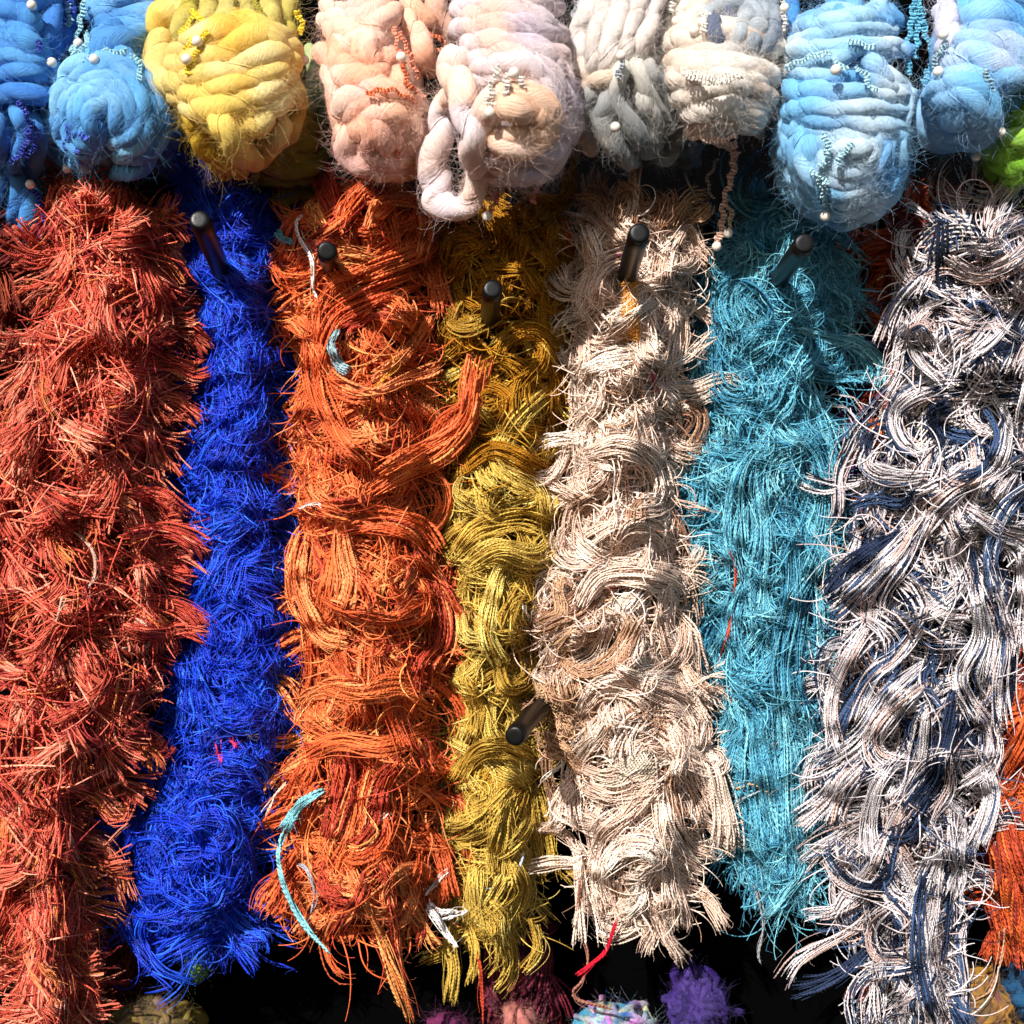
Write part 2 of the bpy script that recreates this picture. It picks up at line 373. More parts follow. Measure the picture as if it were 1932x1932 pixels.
    def strays(s, n, pal, r, length=(60, 170), curl=0.014, lift=0.014, wob=2.0, edge=0.35, ang=(90, 80)):
        rng = s.rng; g = Geo(); S = 12
        v = rng.uniform(s.v0 + 10, s.v1 - 10, n); q = np.where(rng.rand(n) < edge, rng.choice([-1, 1], n) * rng.uniform(0.75, 0.98, n), rng.uniform(-0.9, 0.9, n))
        u = s.cu(v) + s.hw(v) * q
        a = rng.normal(ang[0], ang[1], n); out = np.abs(q) > 0.75
        a = np.where(out, np.where(q > 0, rng.normal(40, 45, n), rng.normal(140, 45, n)), a)
        th = np.radians(a); L = rng.uniform(*length, n) * np.where(out, 0.6, 1); k = rng.normal(0, curl, n); k2 = rng.normal(0, curl, n)
        p = np.empty((n, S, 2))
        for j in range(S):
            p[:, j, 0] = u; p[:, j, 1] = v; ds = L / (S - 1); th = th + (k + k2 * np.sin(j * 0.6 + q * 9)) * ds; u = u + np.cos(th) * ds; v = v + np.sin(th) * ds
        t = np.linspace(0, 1, S)[None]
        h = rng.uniform(0.0, 0.014, (n, 1)) + rng.uniform(0, 0.010, (n, 1)) * np.sin(np.pi * t) + lift * rng.uniform(-0.1, 1, (n, 1)) ** 3 * t
        y = s.surf(p[..., 0], np.clip(p[..., 1], s.v0, s.v1)) - h
        cols = np.concatenate([pal(1, (u[i], v[i]), rng) for i in range(n)])
        X = P(p[..., 0], p[..., 1], y); rr = r * rng.uniform(0.6, 1.2, (n, 1)) * (1 - 0.45 * t ** 3)
        fibres('stray_strands', [(X, r * 0.85, cols)], s.mat, s.root)
        i = rng.randint(0, n, n * 3); j = rng.randint(1, S, n * 3); s.fz.append((X[i, j], cols[i]))
    def lock(s, pts, width, nstr, r, cols, h=0.012, name='tuft', label=None, rel=True, S=18, **kw):
        """a hand-placed lock: pts (u, v[, extra height mm])"""
        if name == 'loose_thread': kw.setdefault('splay', 0.0); r = r * 0.8
        p = np.array([(q[0], q[1], q[2] if len(q) > 2 else 0) for q in pts], float)
        q = spline(p, 30)
        c = cols(nstr, q[15, :2], s.rng) if callable(cols) else cols
        hh = h + 0.005 + (s.rng.uniform(-0.004, 0.003) if name == 'tuft' else 0) + q[:, 2] * 0.001 + 0.0025 * np.sin(s.rng.uniform(4, 8) * np.linspace(0, 1, 30) + s.rng.uniform(0, 6.28))
        gg = s.strands(q[:, :2], hh, width, nstr, r, c, S=S, **kw)
        return gg.build(name, s.mat, s.root, label=label)
    def weave(s, u, v, w, h, ang, nw, nf, cw, cf, r=0.0006, lift=0.012, label=None):
        g = Geo(); ca, sa = math.cos(math.radians(ang)), math.sin(math.radians(ang))
        bow = s.rng.uniform(-0.25, 0.25)
        def place(a, b, sgn):
            b2 = b + bow * h * (1 - (2 * a / w) ** 2)
            uu = u + a * ca - b2 * sa; vv2 = v + a * sa + b2 * ca
            y = s.surf(uu, vv2) - lift - sgn * r * 1.0
            return P(uu, vv2, y)
        S = max(nw, nf) * 3
        for i in range(nf):
            a = np.linspace(-w / 2, w / 2, S) * s.rng.uniform(1.0, 1.2); b = np.full(S, -h / 2 + h * i / (nf - 1)) + s.rng.normal(0, 0.6)
            sg = np.sin((a / w + 0.5) * nw * np.pi + np.pi * i)
            g.tube(place(a, b, sg), r, cf, 3)
        for i in range(nw):
            b = np.linspace(-h / 2, h / 2, S) * 1.05; a = np.full(S, -w / 2 + w * (i + 0.5) / nw)
            sg = -np.sin(0.5 * np.pi + (b / h + 0.5) * (nf - 1) * np.pi + np.pi * i)
            g.tube(place(a, b, sg), r * 0.9, cw, 3)
        return g.build('woven_scrap', s.mat, s.root, label=label)
    def fuzz(s, length=0.010, w=0.00007, cap=2500, gain=1.25):
        if not s.fz: return
        rng = s.rng
        for S_ in sorted({f[0].shape[1] for f in s.fine}): fibres('fine_threads', [f for f in s.fine if f[0].shape[1] == S_], s.mat, s.root)
        X = np.concatenate([a for a, _ in s.fz]); C = np.concatenate([np.asarray(b) for _, b in s.fz])
        if len(X) > cap:
            i = rng.choice(len(X), cap, replace=False); X = X[i]; C = C[i]
        n = len(X); S = 5
        d = rng.normal(size=(n, 3)) + np.array([0, -0.5, 0]); d /= np.linalg.norm(d, axis=1, keepdims=True)
        b = rng.normal(size=(n, 3)) * 0.9
        L = length * rng.uniform(0.3, 1.2, (n, 1)); p = np.empty((n, S, 3)); x = X.copy()
        for j in range(S):
            p[:, j] = x; x = x + d * L / S; d = d + b * 0.33; d /= np.linalg.norm(d, axis=1, keepdims=True)
        fibres('fuzz', [(p, w, np.clip(C * gain + 0.02, 0, 1))], M_FUZZ, s.root)

def palette(cols, weights=None, jit=0.14):
    cols = np.array([lin(c) for c in cols]); w = np.array(weights if weights is not None else np.ones(len(cols)), float); w /= w.sum()
    def f(n, pos, rng):
        i = rng.choice(len(cols), n, p=w)
        return np.clip(cols[i] * (1 + rng.normal(0, jit, (n, 1))), 0, 1)
    return f
def lockpal(cols, weights=None, jit=0.1, mix=0.2, gain=1.5):
    """one colour for the whole lock with a few strays"""
    cols = np.array([lin(c) for c in cols]); w = np.array(weights if weights is not None else np.ones(len(cols)), float); w /= w.sum()
    def f(n, pos, rng):
        i = np.full(n, rng.choice(len(cols), p=w)); k = rng.rand(n) < mix; i[k] = rng.choice(len(cols), k.sum(), p=w)
        return np.clip(cols[i] * (1 + rng.normal(0, jit * gain, (n, 1))), 0, 1)
    return f

def rust():
    pal = lockpal([(214, 102, 80), (194, 76, 60), (230, 138, 112), (142, 48, 48), (214, 124, 72)], [5, 4, 3, 2, 1], 0.17, 0.5)
    h = Hank('shaggy brick red hank of short spiky chenille strands beside the cobalt blue hank',
             [(345, 110, 240), (400, 88, 285), (470, 85, 315), (600, 70, 340), (720, 10, 325), (850, -70, 292), (960, -80, 300), (1100, -80, 330), (1250, -80, 315), (1380, -80, 300), (1430, -70, 240), (1500, -60, 160), (1600, -40, 162), (1700, 0, 160), (1800, 30, 140), (1960, 45, 138)],
             0.012, 0.048, M_CHEN, 11, lump=0.25, lump_wl=170)
    h.core(lin((170, 62, 45)))
    h.inner(900, pal, 0.0010)
    def ang(u, v, rng):
        q = (u - h.cu(v)) / h.hw(v)
        base = 90 - 75 * q if v > 480 else -90 + 70 * q
        return rng.normal(base * 0.6 + 0.4 * rng.choice([0, 180, 60, 120]), 38)
    h.tufts(300, pal, ang=ang, length=(70, 180), curl=0.006, grav=0.001, width=(6, 18), nstr=(12, 22), r=0.00066, hmax=0.014, lift=0.022, liftp=0.6, spread=(1.0, 2.0), confine=0.0, wob=2.2, ends=0.55, fuzz=5, splay=0.17, sides=3, S=9, tip=0.9, edge=0.3)
    h.strays(1600, pal, 0.00066, (50, 130), 0.006, 0.03, ang=(60, 90))
    R = h.rng
    # spikes round the top
    for u, v, u2, v2 in [(150, 420, 128, 372), (200, 420, 210, 352), (215, 440, 222, 330), (180, 430, 176, 380), (240, 430, 252, 372), (140, 430, 96, 388), (120, 470, 45, 375), (110, 480, 26, 432), (280, 450, 305, 392), (300, 470, 332, 360), (310, 490, 345, 440), (250, 450, 262, 395), (160, 440, 150, 395), (130, 440, 112, 400)]:
        h.lock([(u, v), ((u + u2) / 2 + R.normal(0, 4), (v + v2) / 2), (u2, v2, 6)], 6, 4, 0.0008, pal, h=0.008, spread=1.8, S=10, wob=1)
    # long combs of strands reaching over the blue hank
    for pts in [[(270, 560), (330, 600), (378, 650), (395, 668)], [(230, 1010), (310, 1000), (370, 1025), (392, 1060)], [(260, 770), (320, 752), (360, 775), (385, 800)], [(250, 690), (320, 685), (372, 700), (398, 690)],
                [(250, 1130), (320, 1140), (360, 1160), (388, 1190)], [(230, 1180), (300, 1195), (350, 1185), (395, 1195)], [(240, 930), (300, 935), (330, 960), (352, 990)], [(230, 1380), (280, 1390), (300, 1420), (318, 1400)], [(150, 1580), (190, 1590), (220, 1640), (240, 1705)], [(120, 1480), (180, 1500), (220, 1540), (235, 1500)]]:
        h.lock(pts, 12, 18, 0.00075, pal, h=0.014, spread=1.7, S=12, wob=1.6, ends=0.35)
    # the narrow tail
    for i in range(26):
        u = R.uniform(70, 160)
        h.lock([(u, R.uniform(1650, 1720)), (u + R.normal(0, 15), 1790), (u + R.normal(0, 35), R.uniform(1840, 1960), 4)], 9, 11, 0.00075, pal, h=0.010, spread=1.6, S=11, wob=1.5)
    for pts in [[(112, 985), (128, 1000), (150, 1010), (175, 1040), (182, 1075), (170, 1110)], [(120, 1120), (112, 1160), (95, 1190), (90, 1215), (105, 1222)], [(45, 1840), (85, 1845), (105, 1875), (108, 1935)], [(130, 1560), (140, 1600), (150, 1625)], [(250, 1160), (275, 1180), (285, 1205), (265, 1222), (225, 1222)]]:
        h.lock(pts, 1.0, 2, 0.0011, np.array([lin((205, 170, 150))] * 2), h=0.014, name='loose_thread', label='pale cream thread caught among the red strands', S=22, wob=1)
    h.weave(250, 600, 60, 60, 70, 9, 10, lin((150, 90, 100)), lin((120, 60, 60)), lift=0.006)
    h.weave(320 - 95, 1490 - 5, 60, 70, 40, 10, 12, lin((110, 60, 55)), lin((90, 45, 42)), lift=0.008)
    h.weave(205, 1300, 60, 40, 60, 9, 8, lin((200, 130, 120)), lin((190, 120, 110)), lift=0.012)
    h.fuzz(0.0032, 0.00007, 26000, 1.35)
    return h

def cobalt():
    pal = palette([(10, 60, 208), (6, 46, 190), (30, 92, 226), (6, 34, 152)], [4, 4, 2, 2], 0.15)
    h = Hank('cobalt blue hank of fine curly shredded yarn beside the brick red hank',
             [(350, 345, 520), (420, 335, 535), (520, 350, 530), (650, 372, 530), (800, 340, 532), (1000, 345, 540), (1200, 335, 556), (1400, 312, 562), (1500, 272, 522), (1600, 242, 515), (1700, 228, 482), (1770, 240, 420)],
             0.030, 0.040, M_BLUE, 23, lump=0.12, lump_wl=120)
    h.core(lin((14, 48, 196)))
    h.inner(900, pal, 0.0007)
    h.tufts(200, pal, ang=(90, 75), length=(80, 230), curl=0.011, grav=0.002, width=(10, 34), nstr=(12, 22), r=0.00058, hmax=0.009, lift=0.012, liftp=0.4, spread=(0.9, 2.0), confine=0.6, wob=5.0, ends=0.4, fuzz=6, splay=0.13, edge=0.2)
    h.strays(1200, pal, 0.0005, (60, 200), 0.02, 0.02)
    R = h.rng
    # loose rings of yarn near the foot
    for cu, cv, ru, rv, n in [(360, 1640, 75, 80, 26), (340, 1690, 70, 50, 22), (420, 1480, 90, 60, 18), (300, 1620, 60, 70, 16), (380, 1560, 80, 50, 14), (450, 1410, 70, 40, 12)]:
        for i in range(n // 2):
            a = R.uniform(0, 6.28); sp = R.uniform(1.6, 3.8); q = R.uniform(0.4, 1.15)
            th = np.linspace(a, a + sp, 9)
            ox, oy = R.normal(0, 16, 2)
            h.lock(np.stack([cu + ox + ru * q * np.cos(th) * R.uniform(0.8, 1.2) + R.normal(0, 3, 9), cv + oy + rv * q * np.sin(th) + R.normal(0, 3, 9), 0 * th], -1), 5, 3, 0.00062, pal, h=0.013 + R.uniform(-.003, .004), S=22, wob=2.5, lat_pinch=1.0, name='curl')
    # tails and crest
    for pts in [[(290, 1700), (260, 1760), (290, 1820), (340, 1850), (365, 1862)], [(400, 1700), (430, 1740), (455, 1790), (490, 1835)], [(420, 1690), (450, 1740), (490, 1770), (495, 1820)], [(250, 1620), (225, 1680), (240, 1760), (300, 1835)], [(470, 1640), (495, 1680), (480, 1740), (492, 1790)]]:
        h.lock(pts, 9, 9, 0.0007, pal, h=0.008, spread=1.6, S=18, wob=3, ends=0.45)
    for pts in [[(400, 400), (380, 330, 22), (330, 285, 42), (275, 258, 55)], [(390, 400), (350, 340, 22), (318, 300, 40), (300, 270, 48)], [(380, 420), (360, 380), (335, 330), (330, 300)], [(420, 400), (395, 330, 30), (385, 280, 50), (400, 210, 70)], [(440, 390), (430, 345), (440, 330), (455, 300)], [(470, 420), (490, 380), (520, 350), (555, 345)], [(440, 420), (470, 370), (500, 365), (530, 380)], [(400, 410), (370, 360), (350, 330), (352, 270)], [(450, 410), (440, 360), (470, 330), (500, 340)], [(480, 430), (520, 400), (540, 410), (552, 440)]]:
        h.lock(pts, 9, 6, 0.0006, pal, h=0.010, spread=1.8, S=18, wob=4, ends=0.6)
    for pts, c in [([(432, 1392), (440, 1402), (446, 1412)], (225, 50, 90)), ([(460, 1380), (475, 1388), (488, 1386)], (215, 215, 225)), ([(405, 1400), (412, 1420), (418, 1440)], (225, 50, 90))]:
        h.lock(pts, 1.5, 3, 0.0007, np.array([lin(c)] * 3), h=0.013, name='loose_thread', label='stray pale or pink thread end in the blue yarn', S=8, wob=1)
    h.fuzz(0.009, 0.00005, 12000, 1.5)
    return h

def orange():
    pal = lockpal([(220, 108, 56), (204, 88, 44), (232, 136, 82), (168, 58, 38), (228, 150, 84)], [5, 4, 3, 2, 0.6], 0.1, 0.25)
    h = Hank('bright orange hank of ropey silk locks with pale blue ends between cobalt and mustard hanks',
             [(350, 600, 760), (420, 545, 815), (500, 520, 815), (620, 545, 800), (760, 532, 815), (880, 560, 800), (960, 562, 800), (1060, 552, 828), (1160, 550, 838), (1260, 575, 840), (1350, 572, 832), (1450, 545, 832), (1560, 522, 832), (1650, 512, 842), (1710, 530, 830), (1760, 560, 800)],
             0.016, 0.055, M_SILK, 37, lump=0.25, lump_wl=150)
    h.core(lin((170, 60, 28)))
    h.inner(700, pal, 0.0010)
    h.tufts(230, pal, ang=(95, 65), length=(110, 270), curl=0.013, grav=0.0015, width=(5, 17), nstr=(7, 16), r=0.0008, hmax=0.012, lift=0.012, liftp=0.35, spread=(0.6, 1.6), confine=0.7, wob=3.0, ends=0.4, slub=0.3, fuzz=10, splay=0.045, edge=0.22)
    h.strays(800, pal, 0.00065, (60, 190), 0.012, 0.02)
    B = [  # sweeping locks seen in the photograph
        ([(690, 930), (770, 885, 4), (840, 850, 10), (885, 790, 18), (893, 730, 24), (905, 670, 30)], 19, 24), ([(700, 900), (790, 850, 8), (870, 800, 16), (890, 730, 24)], 15, 18), ([(800, 900, 2), (830, 800, 8), (880, 760, 18), (898, 690, 26)], 10, 10),
        ([(640, 400), (620, 330), (595, 310), (600, 340), (640, 420)], 12, 12), ([(690, 430), (720, 380), (790, 385), (805, 440), (790, 500)], 10, 12),
        ([(620, 440), (580, 415), (555, 425), (540, 470), (515, 500)], 14, 12), ([(600, 600), (640, 540), (720, 500), (800, 470), (815, 445)], 18, 18),
        ([(590, 760), (600, 680), (630, 600), (700, 560), (800, 520)], 20, 20), ([(600, 560), (590, 650), (600, 740), (640, 830), (690, 880)], 18, 18),
        ([(720, 600), (760, 640), (800, 655), (838, 660)], 8, 6), ([(690, 720), (740, 690), (790, 640), (820, 590)], 9, 8), ([(640, 720), (700, 740), (760, 720), (835, 690)], 6, 6),
        ([(575, 1000), (560, 1080), (570, 1140), (610, 1200), (660, 1215)], 22, 20), ([(600, 1010), (700, 985), (780, 1000), (815, 1050)], 22, 22), ([(640, 960), (650, 1040), (660, 1100), (640, 1180)], 18, 16),
        ([(780, 1040), (820, 1100), (835, 1200), (800, 1260), (795, 1310)], 18, 18), ([(600, 1130), (680, 1160), (760, 1170), (810, 1140)], 16, 16), ([(590, 1290), (680, 1310), (760, 1300), (820, 1330)], 18, 18),
        ([(570, 1430), (640, 1400), (730, 1410), (815, 1380)], 18, 18), ([(640, 1400), (650, 1450), (640, 1520), (620, 1590)], 24, 20), ([(760, 1430), (720, 1480), (700, 1560), (660, 1600)], 24, 20), ([(700, 1450), (690, 1520), (720, 1570), (680, 1610), (640, 1600)], 16, 16),
        ([(600, 1480), (560, 1530), (510, 1550), (478, 1562)], 10, 9), ([(590, 1420), (530, 1450), (500, 1475), (492, 1490)], 8, 5), ([(560, 1600), (530, 1650), (505, 1690), (490, 1725)], 10, 9), ([(560, 1650), (540, 1690), (515, 1730)], 6, 5),
        ([(690, 1640), (680, 1690), (650, 1740), (632, 1775)], 9, 7), ([(750, 1640), (770, 1700), (800, 1750), (830, 1800)], 9, 8), ([(720, 1620), (740, 1680), (735, 1740)], 9, 8), ([(800, 1560), (830, 1600), (845, 1660), (850, 1700)], 12, 10), ([(600, 1650), (620, 1690), (660, 1710)], 10, 10),
        ([(730, 1680), (745, 1740), (750, 1790), (770, 1860)], 7, 6), ([(690, 1700), (715, 1760), (740, 1830), (775, 1935)], 8, 7), ([(780, 1690), (795, 1730), (790, 1790)], 7, 7), ([(560, 560), (525, 520), (510, 500)], 9, 8), ([(570, 1120), (540, 1140), (520, 1160)], 8, 5),
        ([(640, 430), (660, 380), (700, 350), (735, 345)], 16, 12), ([(610, 430), (590, 400), (600, 380)], 18, 14), ([(700, 420), (740, 380), (760, 350)], 12, 10)]
    for pts, w, n in B:
        h.lock(pts, w, n, 0.00085, pal, h=0.015, spread=h.rng.uniform(0.5, 1.2), slub=0.25, wob=2.2, S=20, ends=0.28, fuzz=12)
    c = lambda *a: np.array([lin(a)])
    T = [([(585, 400), (560, 415), (565, 450), (590, 490), (588, 540), (595, 570)], 1.5, 2, 0.0010, (235, 222, 215), 'white thread lying over the orange locks'),
         ([(590, 400), (610, 425), (630, 450)], 1.5, 2, 0.0010, (235, 222, 215), 'white thread lying over the orange locks'),
         ([(555, 460), (535, 450), (520, 435)], 6, 14, 0.0007, (110, 170, 185), 'pale blue tuft poking from the orange hank'),
         ([(612, 1490, 6), (565, 1520, 14), (536, 1570, 14)], 7, 30, 0.0007, (130, 196, 205), 'fluffy pale aqua lock over the orange hank'),
         ([(536, 1560, 14), (526, 1620, 14), (545, 1690, 14), (575, 1745, 14), (625, 1802, 12)], 2.2, 7, 0.0011, (130, 196, 205), 'twisted pale aqua cord hanging from the orange hank'),
         ([(555, 1625), (580, 1640), (595, 1690), (585, 1730)], 1.5, 3, 0.0006, (170, 175, 185), None),
         ([(800, 1690), (830, 1660), (855, 1640)], 2, 3, 0.0011, (232, 226, 224), None), ([(805, 1700), (835, 1720), (868, 1722)], 3, 4, 0.0011, (232, 226, 224), 'bundle of white cotton strand ends at the orange foot'),
         ([(805, 1705), (830, 1740), (862, 1790)], 4, 6, 0.0011, (232, 226, 224), 'bundle of white cotton strand ends at the orange foot'), ([(830, 1735), (860, 1728), (885, 1712)], 2, 3, 0.0011, (232, 226, 224), None),
         ([(560, 1360), (575, 1340), (600, 1310)], 1, 1, 0.0008, (230, 180, 120), None), ([(610, 960), (595, 950), (560, 962)], 1, 2, 0.0010, (235, 222, 215), None),
         ([(500, 1545), (520, 1500), (545, 1470)], 1, 2, 0.0008, (240, 215, 190), None), ([(690, 1560), (715, 1545), (735, 1530)], 1.5, 2, 0.0009, (235, 222, 215), None),
         ([(640, 620), (625, 650), (640, 690), (660, 700)], 7, 12, 0.0008, (140, 165, 172), 'grey blue tuft in the middle of the orange hank'), ([(680, 790), (700, 740), (745, 690), (740, 660)], 1, 2, 0.0008, (226, 160, 60), None)]
    for pts, w, n, r, col, lab in T:
        h.lock(pts, w, n, r, np.array([lin(col)] * n), h=0.016, name='loose_thread', label=lab, S=20, wob=1.8, spread=1.4, fuzz=3)
    h.weave(700, 1335, 150, 40, 0, 6, 9, lin((190, 90, 40)), lin((205, 92, 42)), r=0.0011, lift=0.008)
    h.fuzz(0.009, 0.000055, 16000, 1.25)
    return h

def ochre():
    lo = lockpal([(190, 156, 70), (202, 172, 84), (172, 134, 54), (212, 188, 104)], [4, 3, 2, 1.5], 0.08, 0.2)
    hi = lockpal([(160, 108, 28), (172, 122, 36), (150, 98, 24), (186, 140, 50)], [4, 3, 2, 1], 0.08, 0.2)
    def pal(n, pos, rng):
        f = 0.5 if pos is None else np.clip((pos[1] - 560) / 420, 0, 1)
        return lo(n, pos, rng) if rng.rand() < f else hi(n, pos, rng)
    h = Hank('mustard ochre hank of fine plied cotton locks between orange and beige hanks',
             [(370, 850, 1060), (450, 822, 1085), (560, 812, 1090), (680, 815, 1082), (800, 822, 1070), (1000, 822, 1070), (1120, 845, 1040), (1220, 845, 1012), (1300, 845, 1002), (1400, 840, 1012), (1500, 838, 1030), (1600, 850, 1028), (1690, 862, 1000), (1770, 890, 975)],
             0.034, 0.048, M_COTT, 41, lump=0.22, lump_wl=130)
    h.core(lin((140, 100, 30)))
    h.inner(800, pal, 0.0007)
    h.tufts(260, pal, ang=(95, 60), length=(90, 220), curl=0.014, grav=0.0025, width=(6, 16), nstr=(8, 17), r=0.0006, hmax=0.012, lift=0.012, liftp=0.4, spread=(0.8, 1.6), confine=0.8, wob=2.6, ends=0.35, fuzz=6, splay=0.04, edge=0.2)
    h.strays(800, pal, 0.00055, (50, 160), 0.018, 0.015)
    B = [([(840, 560), (835, 500), (850, 450), (890, 440), (935, 470)], 16, 18), ([(870, 560), (850, 610), (890, 620), (940, 590)], 14, 14), ([(1030, 400), (1060, 450), (1078, 500), (1070, 570), (1050, 600)], 14, 16),
         ([(930, 690), (960, 640), (1010, 630), (1050, 680), (1060, 740)], 16, 18), ([(900, 700), (950, 680), (1000, 720), (1010, 780)], 15, 18), ([(1060, 720), (1000, 770), (960, 820), (930, 870)], 18, 18), ([(890, 760), (920, 730), (960, 750), (940, 800), (890, 800)], 12, 14),
         ([(860, 900), (930, 850), (1000, 880), (1050, 910)], 18, 18), ([(850, 1060), (900, 1000), (980, 980), (1050, 1000)], 20, 18), ([(870, 1080), (940, 1040), (1010, 1050), (1060, 1020)], 18, 18), ([(950, 1060), (930, 1130), (920, 1200), (950, 1260)], 16, 16), ([(1000, 1140), (985, 1090), (950, 1100)], 12, 12),
         ([(960, 1230), (945, 1270), (965, 1300), (1000, 1280), (1002, 1240), (985, 1205)], 14, 18), ([(870, 1150), (880, 1200), (930, 1210)], 13, 12), ([(880, 1280), (900, 1340), (890, 1400)], 14, 14),
         ([(860, 1480), (900, 1420), (960, 1410), (1010, 1440)], 16, 18), ([(970, 1490), (930, 1540), (880, 1570), (845, 1580)], 26, 24), ([(990, 1490), (960, 1560), (930, 1620)], 20, 18), ([(1005, 1480), (1020, 1550), (1025, 1620), (1035, 1660)], 20, 20), ([(960, 1500), (940, 1580), (935, 1650)], 18, 18),
         ([(900, 1630), (895, 1700), (905, 1775)], 16, 16), ([(960, 1620), (985, 1680), (950, 1740)], 16, 16), ([(1000, 1730), (1015, 1790), (985, 1835)], 5, 9), ([(870, 1680), (850, 1780), (855, 1830), (845, 1900)], 8, 14), ([(880, 1730), (895, 1800), (885, 1860)], 6, 10), ([(850, 1430), (838, 1520), (850, 1590)], 8, 9), ([(1070, 370), (1050, 390), (1020, 420)], 22, 16), ([(1075, 480), (1070, 540), (1062, 590)], 9, 12), ([(930, 400), (960, 440), (940, 480)], 16, 12)]
    for pts, w, n in B:
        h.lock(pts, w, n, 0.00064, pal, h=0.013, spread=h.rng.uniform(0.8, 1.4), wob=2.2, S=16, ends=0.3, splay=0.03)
    h.weave(945, 1478, 66, 52, -8, 16, 14, lin((172, 132, 46)), lin((180, 140, 50)), r=0.0006, lift=0.014)
    for pts, w, n, r, col, lab in [([(1058, 410), (1075, 450), (1086, 490), (1083, 510)], 5, 12, 0.0007, (205, 92, 50), 'fluffy orange wisp over the mustard hank'), ([(885, 1700), (900, 1680), (960, 1670), (985, 1620), (988, 1600)], 1, 2, 0.0008, (190, 200, 212), 'grey blue thread across the mustard foot'),
                                   ([(1000, 620), (1055, 690), (1085, 700)], 1, 2, 0.0008, (200, 180, 100), None), ([(1085, 560), (1060, 620), (1090, 660)], 1, 2, 0.0008, (200, 180, 100), None), ([(1005, 1150), (1000, 1165), (990, 1150), (985, 1135)], 1, 2, 0.0006, (225, 220, 205), None),
                                   ([(842, 1440), (832, 1500), (822, 1560)], 1.5, 3, 0.0007, (70, 85, 110), None), ([(890, 1760), (905, 1820), (910, 1880), (912, 1940)], 1, 2, 0.0008, (170, 60, 40), 'thin red cord hanging below the mustard hank')]:
        h.lock(pts, w, n, r, np.array([lin(col)] * n), h=0.014, name='loose_thread', label=lab, S=18, wob=0.8)
    h.fuzz(0.006, 0.00005, 15000, 1.15)
    return h

